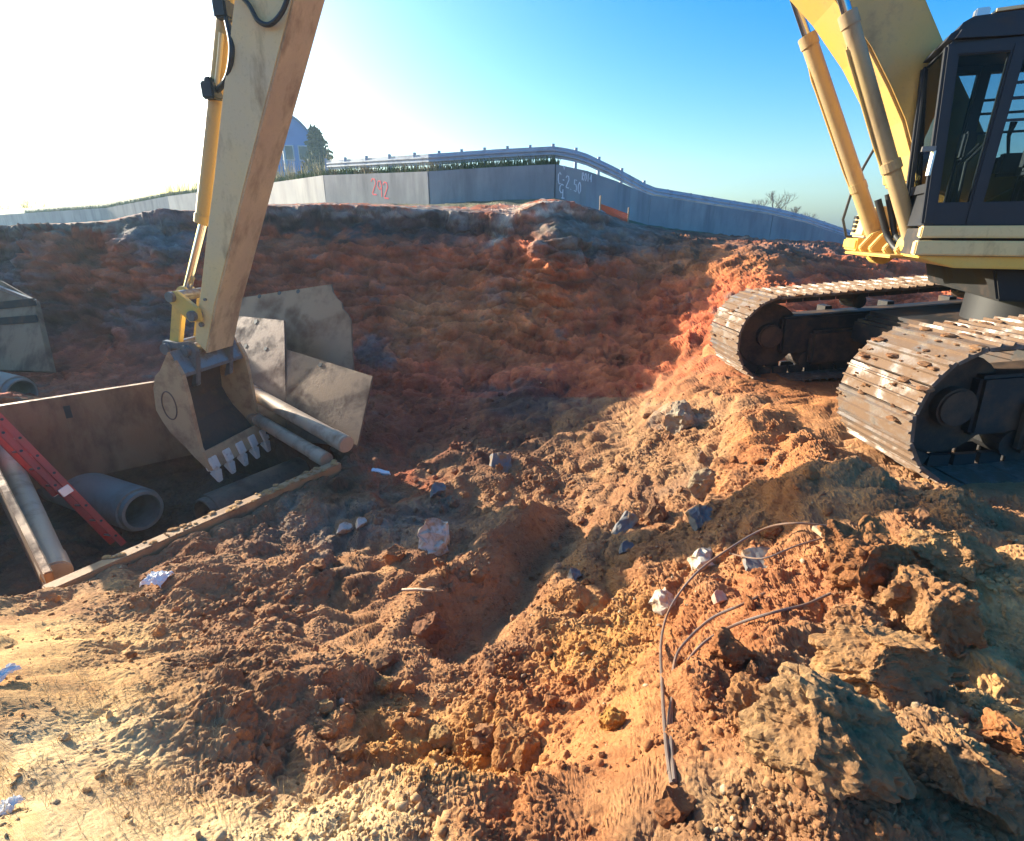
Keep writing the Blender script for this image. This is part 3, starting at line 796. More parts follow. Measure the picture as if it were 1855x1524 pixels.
# building, pole, trees
def at_far(px, d): return U(px, 400, d=d)[:2]
bx = at_far(530, 75)
bz = 1.6
bld = empty('far_building', (bx[0], bx[1], bz), 'building coloured glare blue with a rounded roof on the rise behind the wall', 'building')
t = np.array([0.93, 0.0, 0]); bw, bd, bh = 5.2, 3.5, 12.6
uu = np.linspace(-1, 1, 25)
arch = [(-1.0, 0.0)] + [(u, bh * (1 - 0.40 * max(0, (abs(u) - 0.1) / 0.9) ** 2.6)) for u in uu] + [(1.0, 0.0)]
fr_ = [np.array([bx[0] + bw * u + 0.8, bx[1] + 1.2 * u - bd, bz + z]) for u, z in arch]
MB().prism(fr_, [p + np.array([-1.6, 2 * bd, 0]) for p in fr_]).build('wall', M_GLAREBLUE, bld)
rf_ = [np.array([bx[0] + bw * u * 1.03 + 0.83, bx[1] + 1.2 * u - bd - 0.2, bz + z + 0.03]) for u, z in arch[1:-1]]
rf_ += [p + np.array([0, 0, 0.22]) for p in rf_[::-1]]
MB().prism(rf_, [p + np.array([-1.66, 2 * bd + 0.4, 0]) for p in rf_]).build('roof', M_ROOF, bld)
for i in range(4):
    for k_ in range(3):
        u = -0.6 + 0.4 * i
        c = np.array([bx[0] + bw * u + 0.8 * 1.0, bx[1] + 1.2 * u - bd, bz + 1.8 + 3.2 * k_])
        w_ = MB().box(c, (0.8, 0.11, 0), (0, 0.08, 0), (0, 0, 0.9)).build('window', M_GALV, bld)
        MB().box(c + np.array([0, -0.1, 0]), (0.68, 0.094, 0), (0, 0.02, 0), (0, 0, 0.78)).build('pane', plain('dark_window_glass', (0.03, 0.04, 0.05), 0.08) if (i, k_) == (0, 0) else bpy.data.materials['dark_window_glass'], w_)
px_pole = at_far(531, 55)
pole = MB().tube([(px_pole[0], px_pole[1], 1.0), (px_pole[0], px_pole[1], 11.3)], [0.16, 0.1], 10).build('utility_pole', M_GALV, None, loc=(px_pole[0], px_pole[1], 1.0))
tag(pole, 'pale upright pole standing in front of the far building', 'pole')
arm = MB().tube([(px_pole[0], px_pole[1], 10.9), (px_pole[0] - 1.2, px_pole[1], 11.2)], 0.05, 6).build('lamp_arm', M_GALV, pole)

def bare_tree(px, d, base_z, h, label, group, seed, spread=0.5, depth=5, m=M_BARK):
    rr = random.Random(seed)
    xy = at_far(px, d)
    root = empty('bare_tree', (xy[0], xy[1], base_z), label, 'tree', group)
    trunk, crown = MB(), MB()
    def grow(p, dr, L, r, n, mbx):
        q = p + dr * L
        mid = (p + q) / 2 + np.array([rr.uniform(-1, 1) for _ in range(3)]) * L * 0.05
        mbx.tube([p, mid, q], [r, r * 0.85, r * 0.7], 5 if n > 2 else 3, False)
        if n == 0: return
        for _ in range(3 if n > 1 else 4):
            nd = dr + np.array([rr.uniform(-1, 1), rr.uniform(-1, 1), rr.uniform(-0.3, 0.8)]) * spread * 1.2
            nd /= np.linalg.norm(nd)
            grow(p + (q - p) * rr.uniform(0.55, 1.0), nd, L * rr.uniform(0.6, 0.85), r * 0.6, n - 1, crown)
    grow(np.array([xy[0], xy[1], base_z]), np.array([0, 0, 1.0]), h * 0.3, h * 0.018, depth, trunk)
    trunk.build('trunk', m, root); crown.build('crown', m, root)
    return root
for i, (px, d, h) in enumerate([(1372, 60, 3.6), (1402, 62, 5.0), (1425, 58, 4.6), (1455, 64, 4.2), (1500, 66, 3.2)]):
    bare_tree(px, d, 0.9 - 0.022 * (px - 1372), h, 'leafless dark tree behind the right end of the wall, ' + ['smallest and leftmost', 'tallest of the row', 'third from the left', 'second from the right', 'low one at the right end'][i], 'bare trees behind the wall', 11 + i, 0.6, 5)
for i, (px, d, h) in enumerate([(-20, 110, 9), (15, 120, 8), (48, 118, 7.5), (62, 105, 7), (90, 125, 6)]):
    bare_tree(px, d, 0.5, h, 'leafless tree far off at the left edge, ' + ['nearest the frame edge', 'second from the edge', 'middle of the five', 'fourth from the edge', 'farthest right'][i], 'far trees at the left', 31 + i, 0.6, 5)

def leafy_tree(px, d, base_z, h, w, label, seed):
    r_ = np.random.default_rng(seed)
    xy = at_far(px, d)
    root = empty('evergreen_tree', (xy[0], xy[1], base_z), label, 'tree', None)
    MB().tube([(xy[0], xy[1], base_z), (xy[0], xy[1], base_z + h * 0.8)], [0.3, 0.08], 8).build('trunk', M_BARK, root)
    n = 3000
    t_ = r_.uniform(0.08, 1, n); ang = r_.uniform(0, 2 * math.pi, n)
    rad = w * np.sqrt(np.clip(1 - t_, 0.02, 1)) * r_.uniform(0.3, 1, n) * (0.75 + 0.35 * np.sin(ang * 3 + t_ * 9))
    c = np.stack([xy[0] + rad * np.cos(ang), xy[1] + rad * np.sin(ang), base_z + t_ * h], 1)
    e1 = r_.normal(size=(n, 3)) * 0.17; e2 = r_.normal(size=(n, 3)) * 0.17
    vs = np.stack([c - e1, c + e2, c + e1, c - e2], 1).reshape(-1, 3)
    mb = MB(); mb.v = [tuple(p) for p in vs]; mb.f = [(4 * i, 4 * i + 1, 4 * i + 2, 4 * i + 3) for i in range(n)]
    o = mb.build('crown', M_LEAF, root)
leafy_tree(588, 62, 1.5, 9.4, 2.8, 'dark evergreen tree at the right corner of the far building', 3)
leafy_tree(612, 64, 1.5, 4.8, 2.2, 'low dark evergreen bush right of the far building', 4)

# grass on the top of the wall
def blades(name, pts, h, m, label, seed, lean=0.5, w=0.02):
    r_ = np.random.default_rng(seed); n = len(pts)
    pts = np.asarray(pts)
    hh = h * r_.uniform(0.4, 1.2, n)
    an = r_.uniform(0, 2 * math.pi, n); tip = np.stack([np.cos(an), np.sin(an), np.zeros(n)], 1) * (hh * lean * r_.uniform(0, 1, n))[:, None]
    tip[:, 2] = hh
    sd_ = np.stack([-np.sin(an + 1), np.cos(an + 1), np.zeros(n)], 1) * w
    mid = pts + tip * np.array([0.35, 0.35, 0.6])
    vs = np.stack([pts - sd_, pts + sd_, mid + sd_ * 0.6, mid - sd_ * 0.6, pts + tip], 1).reshape(-1, 3)
    fs = []
    for i in range(n): fs += [(5 * i, 5 * i + 1, 5 * i + 2, 5 * i + 3), (5 * i + 3, 5 * i + 2, 5 * i + 4)]
    mb = MB(); mb.v = [tuple(p) for p in vs]; mb.f = fs
    o = mb.build(name, m, None, loc=tuple(pts.mean(0)))
    tag(o, label, None, None, 'stuff'); return o
gp = []
for _ in range(9000):
    p = RNG.uniform(60, 640) if RNG.random() < 0.8 else RNG.uniform(640, 1010)
    xy, _, zt_ = wall_at(p); k_ = RNG.uniform(0.22, 2.2)
    if p > 640: k_ = RNG.uniform(0.22, 0.6)
    u = xy / np.linalg.norm(xy)
    gp.append((xy[0] + u[0] * k_, xy[1] + u[1] * k_, zt_ - 0.08))
blades('verge_grass', gp, 0.42, M_GRASS, 'green and dry grass growing along the top of the wall', 5, 0.6, 0.03)
wp = []
for _ in range(700):
    p = RNG.uniform(300, 620); xy, _, zt_ = wall_at(p); k_ = RNG.uniform(1, 4); u = xy / np.linalg.norm(xy)
    wp.append((xy[0] + u[0] * k_, xy[1] + u[1] * k_, zt_ - 0.1))
blades('dry_weeds', wp, 1.3, M_STRAW, 'tall dry weeds standing behind the wall', 6, 0.35, 0.02)

# orange safety netting
sf = empty('safety_fence', hit(1112, 392), 'short orange netting fence beside the dirt mound at the wall', 'fence')
fp = [U(1087, 377, d=15.5), U(1100, 386, d=15.7), U(1118, 396, d=15.9), U(1137, 408, d=16.1)]
hts = [0.10, 0.17, 0.22, 0.3]
net = MB()
for i in range(3):
    A_, B_ = fp[i], fp[i + 1]
    for q in range(6):
        f0 = q / 5
        net.bar(A_ + np.array([0, 0, hts[i] * f0]), B_ + np.array([0, 0, hts[i + 1] * f0]), 0.02, 0.03)
    for q in range(8):
        f0 = q / 8; c = A_ * (1 - f0) + B_ * f0; hh = hts[i] * (1 - f0) + hts[i + 1] * f0
        net.bar(c, c + np.array([0, 0, hh]), 0.018, 0.02, (1, 0, 0))
net.build('netting', M_ORANGE, sf)
for c, hh in zip((fp[0], fp[3]), (0.34, 0.5)):
    MB().bar(c - np.array([0, 0, 0.2]), c + np.array([0, 0, hh]), 0.04, 0.04, (1, 0, 0)).build('post', M_WOOD, sf)

# ------------------------------------------------------------------ excavator
EO = np.array([4.7, 6.2, 0.0])
PSI = 0.20
EH = np.array([-math.cos(PSI), math.sin(PSI), 0.0]); EL = np.array([-math.sin(PSI), -math.cos(PSI), 0.0]); EZ = np.array([0, 0, 1.0])
def set_frame(psi):
    global EH, EL
    EH = np.array([-math.cos(psi), math.sin(psi), 0.0]); EL = np.array([-math.sin(psi), -math.cos(psi), 0.0])
def E(s, lat, z): return EO + s * EH + lat * EL + z * EZ
def A(px, py, lat=0.0):
    """line of sight met with an upright plane of the machine; returns (s, z)"""
    r = ray(px, py); n = EL; o = EO + lat * EL
    d = (o @ n) / (r @ n)
    p = r * d - EO
    return float(p @ EH), float(p[2])
def AP(px, py, lat=0.0): return E(*(lambda q: (q[0], lat, q[1]))(A(px, py, lat)))
def eprism(mb, sz, l0, l1):
    return mb.prism([E(s, l0, z) for s, z in sz], [E(s, l1, z) for s, z in sz])

exc = empty('excavator', (5.7, 5.85, -1.85), 'large yellow tracked excavator reaching its arm and bucket over the trench', 'excavator')

# -- tracks
TT, TPHI, TR, TL, TWD = 0.07, 0.03, 0.55, 3.9, 0.92
BK = np.array([math.cos(TPHI) * math.cos(TT), math.sin(TPHI) * math.cos(TT), math.sin(TT)])
RT = np.array([math.sin(TPHI), -math.cos(TPHI), 0.0])
UPV = np.cross(RT, BK); UPV *= np.sign(UPV[2])
FRONT = np.array([3.72, 3.83, -1.92])       # ground under the front idler, outer edge of the near track
def shoe_mesh():
    mb = MB(); hw = TWD / 2
    pts = [(-0.114, 0.0), (-0.114, 0.030), (-0.086, 0.030), (-0.080, 0.054), (-0.068, 0.054), (-0.060, 0.028), (0.010, 0.028), (0.018, 0.050), (0.030, 0.050), (0.036, 0.028),
           (0.108, 0.024), (0.108, -0.004)]
    mb.prism([(x, -hw, z) for x, z in pts], [(x, hw, z) for x, z in pts])
    me = bpy.data.meshes.new('track_shoe')
    me.from_pydata(mb.v, [], mb.f)
    bm = bmesh.new(); bm.from_mesh(me); bmesh.ops.recalc_face_normals(bm, faces=bm.faces); bm.to_mesh(me); bm.free()
    me.materials.append(M_SHOE)
    return me
SHOE = shoe_mesh()
PER = 2 * TL + 2 * math.pi * TR
NS = int(round(PER / 0.226))
def track_pos(t):
    """distance along the chain -> (back, up, tangent back, tangent up)"""
    t %= PER
    if t < TL: return t, 2 * TR, 1, 0
    t -= TL
    if t < math.pi * TR:
        a_ = t / TR; return TL + TR * math.sin(a_), TR + TR * math.cos(a_), math.cos(a_), -math.sin(a_)
    t -= math.pi * TR
    if t < TL: return TL - t, 0, -1, 0
    a_ = (t - TL) / TR
    return -TR * math.sin(a_), TR - TR * math.cos(a_), -math.cos(a_), math.sin(a_)
def mudlump(mb, c, r, seed):
    bm = bmesh.new(); bmesh.ops.create_icosphere(bm, subdivisions=2, radius=1)
    vs = []
    for v in bm.verts:
        n = 1 + 0.45 * mnoise.noise(v.co * 1.6 + Vector((seed, seed * 2, 0)))
        vs.append((c[0] + v.co.x * r * n, c[1] + v.co.y * r * n, c[2] + v.co.z * r * 0.33 * n))
    mb.add(vs, [tuple(v.index for v in f.verts) for f in bm.faces]); bm.free()
for ti, lat0 in enumerate((0.0, 3.12)):
    base = FRONT - RT * lat0
    ctr = base - RT * TWD / 2
    tr = MB().box(ctr + BK * TL / 2 + UPV * TR, BK * (TL / 2 - 0.15), RT * 0.2, UPV * 0.26).build('crawler_track', M_DARK, exc, bevel=0.03)
    for i in range(NS):
        bk, up, tb, tu = track_pos((i + 0.3 * ti) * PER / NS)
        pos = ctr + BK * bk + UPV * up
        tx = BK * tb + UPV * tu; nz_ = np.cross(tx, RT)
        cen = ctr + BK * np.clip(bk, 0, TL) + UPV * TR
        if nz_ @ (pos - cen) < 0: nz_ = -nz_
        tx2 = np.cross(RT, nz_)
        rc_ = random.uniform(-0.02, 0.02)
        o = bpy.data.objects.new('track_shoe', SHOE); COL.objects.link(o); o.parent = tr
        Mx = Matrix(((tx2[0], RT[0], nz_[0], pos[0]), (tx2[1], RT[1], nz_[1], pos[1]), (tx2[2], RT[2], nz_[2], pos[2]), (0, 0, 0, 1)))
        org = origin_of(tr)
        Mx.translation = Vector(pos) - org + Vector(nz_) * random.uniform(-0.004, 0.006)
        o.matrix_local = Mx
    # chain links, wheels, rollers
    for sgn in (-0.12, 0.12):
        ch = MB()
        for i in range(NS):
            p0 = track_pos(i * PER / NS); p1 = track_pos((i + 0.92) * PER / NS)
            a_ = ctr + RT * sgn + BK * p0[0] + UPV * (p0[1]); b_ = ctr + RT * sgn + BK * p1[0] + UPV * (p1[1])
            cc = ctr + RT * sgn + BK * np.clip(p0[0], 0, TL) + UPV * TR
            a_ = a_ + (cc - a_) * 0.10; b_ = b_ + (cc - b_) * 0.10
            ch.bar(a_, b_, 0.05, 0.10, cc - a_)
        ch.build('track_chain', M_DARK, tr)['kind'] = 'stuff'
    for nm, bk, r_ in (('idler_wheel', 0.0, 0.44), ('sprocket', TL, 0.46)):
        c = ctr + BK * bk + UPV * TR
        w_ = MB().tube([c - RT * 0.10, c + RT * 0.10], r_, 28).tube([c - RT * 0.20, c + RT * 0.20], 0.17, 18).build(nm, M_MUDDK, tr, bevel=0.02)
    for k_ in range(7):
        c = ctr + BK * (0.55 + k_ * (TL - 1.1) / 6) + UPV * 0.19
        MB().tube([c - RT * 0.19, c + RT * 0.19], 0.12, 16).build('track_roller', M_DARK, tr)
    for k_ in range(2):
        c = ctr + BK * (1.2 + k_ * 1.6) + UPV * (2 * TR - 0.16)
        MB().tube([c - RT * 0.16, c + RT * 0.16], 0.09, 14).build('carrier_roller', M_DARK, tr)
    MB().box(ctr + RT * 0.24 + BK * TL / 2 + UPV * (TR - 0.18), BK * (TL / 2 - 0.52), RT * 0.06, UPV * 0.24).build('track_guard', M_MUDDK, tr, bevel=0.04)
    for k_ in range(3):
        c = ctr - RT * 0.30 + BK * (1.0 + k_ * 0.9) + UPV * TR
        MB().box(c, BK * 0.05, RT * 0.10, UPV * 0.30).build('frame_rib', M_DARK, tr)
    mudm = MB()
    rr = random.Random(50 + ti)
    for k_ in range(420 if ti == 0 else 150):
        t_ = rr.uniform(-0.9, TL * 0.9)
        bk, up, tb, tu = track_pos(t_ % PER)
        pos = ctr + BK * bk + UPV * up + RT * rr.uniform(-0.43, 0.43)
        nz_ = np.array([0, 0, 0.03]) if t_ > 0 else (ctr + BK * 0 + UPV * TR - pos) * -0.06
        mudlump(mudm, pos + nz_, rr.choice([0.012, 0.015, 0.02, 0.02, 0.03, 0.04, 0.06]), k_ * 1.3)
    mo = mudm.build('caked_mud', M_CLOD, tr); mo.color = (0.27, 0.14, 0.07, 1); mo['kind'] = 'stuff'

# -- car body under the house
cb0 = FRONT + BK * TL / 2
MB().box(cb0 - RT * (3.12 + TWD) / 2 + UPV * 0.62, BK * 0.85, RT * 1.15, UPV * 0.24).build('car_body', M_DARK, exc, bevel=0.05)
for sg in (-1, 1):
    a_ = cb0 - RT * (3.12 + TWD) / 2 + BK * 0.75 * sg + UPV * 0.6
    mb = MB(); mb.bar(a_ - RT * 1.2, a_ + RT * 1.2 , 0.42, 0.30)
    mb.build('cross_beam', M_DARK, exc, bevel=0.04)
ring_c = E(-1.15, 0, 0)
MB().tube([ring_c + EZ * -1.15, ring_c + EZ * -0.42], 0.60, 36).build('slew_ring', M_BLACK, exc, smooth=True)  # plain black in place of the house's shadow on the ring

set_frame(0.40)
# -- house: deck, side panels, engine cover, counterweight
zb_deck, = (A(1760, 487, 1.32)[1],)
s_front = A(1657, 450, 1.32)[0]
z_top = A(1760, 409, 1.32)[1]
z_seam = A(1760, 434, 1.32)[1]
z_ch = A(1760, 465, 1.32)[1]
deck = MB(); eprism(deck, [(s_front - 0.05, z_ch), (s_front - 0.05, z_ch - 0.02), (s_front - 0.35, zb_deck), (-3.3, zb_deck), (-3.3, z_ch)], 1.28, -1.42)
deck.build('deck_frame', M_YEL2, exc, bevel=0.02)
bl = MB(); eprism(bl, [(s_front - 0.7, zb_deck - 0.005), (s_front - 0.8, zb_deck - 0.30), (-3.0, zb_deck - 0.30), (-3.0, zb_deck - 0.005)], 1.10, -1.10)
bl.build('belly_shade', M_VDARK, exc, bevel=0.02)  # dark box added under the deck as shade; keeps sun off the slew ring
sp_ = MB(); eprism(sp_, [(s_front, z_ch + 0.006), (s_front, z_seam - 0.012), (-3.2, z_seam - 0.012), (-3.2, z_ch + 0.006)], 1.20, 1.33)
sp_.build('side_skirt', M_YEL, exc, bevel=0.012)
sp_ = MB(); eprism(sp_, [(s_front - 0.02, z_seam + 0.012), (s_front - 0.02, z_top), (-3.2, z_top), (-3.2, z_seam + 0.012)], 1.20, 1.31)
sp_.build('cab_step_panel', M_YEL, exc, bevel=0.012)
top = MB(); eprism(top, [(s_front - 0.05, z_ch), (s_front - 0.05, z_top - 0.02), (-3.2, z_top - 0.02), (-3.2, z_ch)], 1.19, 0.42)
top.build('cab_floor', M_DARK, exc)
hood = MB(); eprism(hood, [(-1.15, z_ch), (-1.15, 0.95), (-1.3, 1.08), (-3.2, 1.08), (-3.2, z_ch)], 1.28, -1.36)
hood.build('engine_cover', M_YEL, exc, bevel=0.05)
cw = MB(); eprism(cw, [(-3.23, zb_deck), (-3.23, 1.05), (-3.75, 1.0), (-4.0, 0.7), (-4.0, -0.1), (-3.8, zb_deck)], 1.36, -1.42)
cw.build('counterweight', M_YEL2, exc, bevel=0.08)
# right hand tool box with grille and step (seen past the boom)
LB = -1.40
b0 = A(1532, 462, LB); 
zt_b = A(1545, 379, LB)[1]; zm_b = A(1545, 432, LB)[1]; zl_b = A(1545, 462, LB)[1]
s_b = A(1536, 440, LB)[0]
tb_ = MB(); eprism(tb_, [(s_b, zm_b + 0.02), (s_b - 0.03, zt_b - 0.06), (s_b - 0.10, zt_b), (-1.1, zt_b), (-1.1, zm_b + 0.02)], LB, -0.52)
tbo = tb_.build('tool_box', M_YEL, exc, bevel=0.03)
tb_ = MB(); eprism(tb_, [(s_b + 0.05, zm_b + 0.005), (s_b + 0.05, zm_b - 0.13), (s_b - 0.12, zl_b), (-1.1, zl_b), (-1.1, zm_b + 0.005)], LB - 0.04, -0.50)
tb_.build('right_step', M_YEL2, exc, bevel=0.02)
for k_ in range(4):
    zz = zm_b + 0.10 + k_ * 0.055
    MB().box(E(s_b + 0.004, -1.13, zz), EH * 0.012, EL * 0.10, EZ * 0.018).build('grille_slot', M_BLACK, tbo)
hp = [AP(1553, 432, LB), AP(1533, 428, LB), AP(1527, 398, LB), AP(1545, 340, LB), AP(1566, 300, LB), AP(1588, 262, LB)]
MB().tube(hp, 0.018, 8).build('hand_rail', M_BLACK, exc, smooth=True)

set_frame(PSI)
# nose: boom foot bracket and swing frame front
ns = MB()
for l0, l1 in ((0.50, 0.42), (0.22, 0.14), (-0.14, -0.22), (-0.42, -0.50)):
    eprism(ns, [(0.52, z_ch - 0.02), (0.56, -0.18), (0.45, -0.02), (0.10, 0.12), (-0.6, 0.55), (-1.0, 0.55), (-1.0, z_ch - 0.02)], l0, l1)
ns.build('boom_bracket', M_BOOM, exc, bevel=0.012)
npl = MB(); eprism(npl, [(0.66, zb_deck + 0.06), (0.66, z_ch - 0.015), (-0.6, z_ch - 0.015), (-0.6, zb_deck + 0.06)], 0.62, -0.62)
npl.build('nose_plate', M_BOOM, exc, bevel=0.015)

# -- boom
side = [(1655, 470), (1640, 400), (1612, 300), (1575, 215), (1545, 165), (1500, 90), (1452, 0)]
BL = 0.36
low = [A(*q, BL) for q in [(1655, 330), (1652, 280), (1636, 220), (1610, 160), (1575, 90), (1515, 0)]]
up_ = [A(*q, BL) for q in [(1680, 0), (1722, 100), (1765, 190), (1790, 250), (1812, 300)]]
foot = (-0.55, 0.32)
d0 = np.array(low[-1]) - np.array(low[-2]); d0 /= np.linalg.norm(d0)
d1 = np.array(up_[0]) - np.array(up_[1]); d1 /= np.linalg.norm(d1)
l_end = np.array(low[-1]); u_end = np.array(up_[0])
# gooseneck: carried on above the picture to the tip that holds the stick
TIP = np.array([5.7, 3.55])
kl = l_end + d0 * 0.9; ku = u_end + d1 * 1.6
boom_poly = [(foot[0] - 0.25, foot[1] - 0.12), (foot[0] + 0.05, foot[1] - 0.25)] + low + [tuple(kl + np.array([0.25, 0.10])), tuple(kl + np.array([0.75, 0.28])), tuple(TIP + np.array([-0.15, -0.25])), tuple(TIP + np.array([0.22, -0.12])), tuple(TIP + np.array([0.22, 0.18]))] \
    + [tuple(TIP + np.array([-0.3, 0.3])), tuple(ku + np.array([1.3, 0.38])), tuple(ku + np.array([0.5, 0.22]))] + [tuple(ku)] + up_ + [(foot[0] - 0.28, foot[1] + 0.1)]
bo = MB(); eprism(bo, boom_poly, BL, -BL)
boom = bo.build('boom', M_BOOM, exc, bevel=0.025)
MB().box(U(1601, 512, d=8.6), (0.09, 0.03, 0), (0, 0.02, 0), (0, 0, 0.07)).build('orange_block', M_ORANGE, exc)  # small orange block set between the tracks
print('BOOM', np.round(boom_poly, 2).tolist(), 'kl', kl, 'ku', ku)
MB().tube([E(foot[0], 0.55, foot[1]), E(foot[0], -0.55, foot[1])], 0.11, 18).build('boom_pin', M_GREYST, exc)

# -- lift cylinders, one each side of the boom
def cylinder(pb, pm, pt, r, rr_, name, parent, line=None):
    pb, pm, pt = map(np.asarray, (pb, pm, pt))
    c = MB().tube([pb, pm], r, 24).tube([pm - (pm - pb) / np.linalg.norm(pm - pb) * 0.12, pm + (pm - pb) / np.linalg.norm(pm - pb) * 0.01], r * 1.12, 24)
    o = c.build(name, M_CYL if name == 'boom_cylinder' else M_BOOM, parent, bevel=0.008, smooth=True)
    MB().tube([pm, pt], rr_, 20).build('piston_rod', M_CHROME, o, smooth=True)
    return o
CYL = []
for lat, b_, m_, t_ in ((0.50, (1655, 445), (1535, 25), (1500, -90)), (-0.55, (1595, 458), (1462, 66), (1430, -30))):
    pb = AP(*b_, lat); pm = AP(*m_, lat); d_ = (pm - pb) / np.linalg.norm(pm - pb)
    pt = pm + d_ * 1.0
    o = cylinder(pb, pm, pt, 0.076 if lat > 0 else 0.086, 0.047, 'boom_cylinder', exc)
    # foot eye, clamp band, oil line
    MB().tube([pb - EL * 0.10, pb + EL * 0.10], 0.13, 20).build('cylinder_eye', M_YEL2, o, bevel=0.01)
    q0 = pb + d_ * 0.85
    MB().tube([q0 - d_ * 0.05, q0 + d_ * 0.05], 0.094, 20).build('clamp_band', M_CYL, o, bevel=0.006)
    side_ = -EH * 0.17
    side_ = EH * 0.098
    pts = [q0 + side_ * 0.9, q0 + side_ + d_ * 0.2, pb + d_ * 2.0 + side_ * 1.0, pm - d_ * 0.5 + side_ * 1.05, pm - d_ * 0.30 + side_ * 0.8]
    MB().tube(pts, 0.016, 8).build('oil_line', M_BOOM, o, smooth=True)
    CYL.append((pb, q0, d_))
def hose(pts, r, parent, name='hydraulic_hose', m=M_BLACK):
    P4 = [Vector(p) for p in pts]
    out = []
    n = len(P4)
    for i in range(n - 1):
        p0, p1, p2, p3 = P4[max(i - 1, 0)], P4[i], P4[i + 1], P4[min(i + 2, n - 1)]
        for k_ in range(8):
            t = k_ / 8
            out.append(0.5 * ((2 * p1) + (p2 - p0) * t + (2 * p0 - 5 * p1 + 4 * p2 - p3) * t * t + (3 * p1 - p0 - 3 * p2 + p3) * t ** 3))
    out.append(P4[-1])
    return MB().tube([np.array(p) for p in out], r, 10).build(name, m, parent, smooth=True)
hose([AP(1590, 362, 0.1), AP(1600, 400, 0.12), AP(1610, 432, 0.16), AP(1630, 455, 0.34), AP(1660, 452, 0.62)], 0.034, exc)
hose([AP(1608, 352, 0.1), AP(1616, 395, 0.12), AP(1624, 430, 0.2), AP(1652, 450, 0.62)], 0.03, exc)
hose([AP(1622, 345, 0.1), AP(1628, 390, 0.12), AP(1640, 425, 0.3), AP(1664, 440, 0.66)], 0.03, exc)

set_frame(0.40)
# -- cab
CL0, CL1 = 1.27, 0.48
cs_ = [A(*q, CL0) for q in [(1669, 411), (1682, 320), (1700, 190), (1714, 82)]]
cab_root = MB()
zroof = A(1780, 24, CL0)[1]
sF = [q[0] for q in cs_]; zF = [q[1] for q in cs_]
s_rear = sF[0] - 1.75
z_floor = z_top + 0.004
def cprism(mb, sz, l0, l1): return eprism(mb, sz, l0, l1)
# roof with rounded front
rf = MB(); cprism(rf, [(sF[3] + 0.02, zF[3]), (sF[3] - 0.05, zroof - 0.06), (sF[3] - 0.16, zroof), (s_rear, zroof + 0.03), (s_rear, zF[3] - 0.10), (sF[3] - 0.3, zF[3] - 0.02)], CL0, CL1)
cab = rf.build('cab', M_CAB, exc, bevel=0.05)
pil = 0.105
for l0, l1 in ((CL0, CL0 - 0.09), (CL1 + 0.09, CL1)):
    p_ = MB(); edge = [(sF[0], z_floor), (sF[1], zF[1]), (sF[2], zF[2]), (sF[3], zF[3] + 0.01)]
    pw = pil if l0 == CL0 else 0.06
    cprism(p_, edge + [(x - pw, z) for x, z in edge[::-1]], l0, l1); p_.build('front_pillar', M_CAB, cab, bevel=0.02)
    sB = A(1812, 215, CL0)[0]
    p_ = MB(); cprism(p_, [(sB + 0.05, z_floor), (sB + 0.05, zF[3] - 0.02), (sB - 0.05, zF[3] - 0.02), (sB - 0.05, z_floor)], l0, l1); p_.build('door_pillar', M_CAB, cab, bevel=0.015)
    p_ = MB(); cprism(p_, [(s_rear + 0.12, z_floor), (s_rear + 0.12, zF[3]), (s_rear, zF[3]), (s_rear, z_floor)], l0, l1); p_.build('rear_pillar', M_CAB, cab, bevel=0.015)
    zw = A(1760, 366, CL0)[1]
    p_ = MB(); cprism(p_, [(sF[0] - 0.08, z_floor), (sF[1] - 0.06, zw), (s_rear + 0.05, zw), (s_rear + 0.05, z_floor)], l0 - 0.012, l1 + 0.012); p_.build('lower_panel', M_CAB, cab, bevel=0.01)
    zhd = A(1765, 104, CL0)[1]
    p_ = MB(); cprism(p_, [(sF[3] - 0.06, zF[3] + 0.01), (sF[3] - 0.08, zhd + 0.03), (s_rear + 0.05, zhd - 0.02), (s_rear + 0.05, zF[3] + 0.01)], l0 - 0.01, l1 + 0.01); p_.build('header_panel', M_CAB, cab, bevel=0.01)
    gl = MB(); lm = (l0 + l1) / 2
    cprism(gl, [(sF[1] - 0.05, zw - 0.02), (sF[3] - 0.07, zF[3] - 0.05), (s_rear + 0.05, zF[3] - 0.05), (s_rear + 0.05, zw - 0.02)], lm + 0.004, lm - 0.004); gl.build('side_window', M_GLASS, cab)
    for py in (148, 176, 216):
        zz = A(1835, py, CL0)[1]
        MB().bar(E(sB - 0.05, lm, zz), E(s_rear + 0.05, lm, zz), 0.02, 0.02).build('window_bar', M_CAB, cab)
# front window and its cross pieces, rear wall
g_ = MB()
A4 = [E(sF[0] - 0.03, CL0 - 0.09, z_floor + 0.35), E(sF[3] - 0.03, CL0 - 0.09, zF[3] - 0.03), E(sF[3] - 0.03, CL1 + 0.09, zF[3] - 0.03), E(sF[0] - 0.03, CL1 + 0.09, z_floor + 0.35)]
g_.prism(A4, [p - EH * 0.008 for p in A4]); g_.build('front_window', M_GLASS, cab)
MB().bar(E(sF[0] - 0.04, CL0 - 0.05, z_floor + 0.33), E(sF[0] - 0.04, CL1 + 0.05, z_floor + 0.33), 0.08, 0.08).build('front_sill', M_CAB, cab)
p_ = MB(); cprism(p_, [(sF[0] - 0.02, z_floor), (sF[0] - 0.03, z_floor + 0.32), (sF[0] - 0.06, z_floor + 0.32), (sF[0] - 0.05, z_floor)], CL0 - 0.09, CL1 + 0.09); p_.build('front_kick_panel', M_CAB, cab)
p_ = MB(); cprism(p_, [(s_rear + 0.03, z_floor), (s_rear + 0.03, z_floor + 0.9), (s_rear, z_floor + 0.9), (s_rear, z_floor)], CL0 - 0.09, CL1 + 0.09); p_.build('rear_panel', M_CAB, cab)
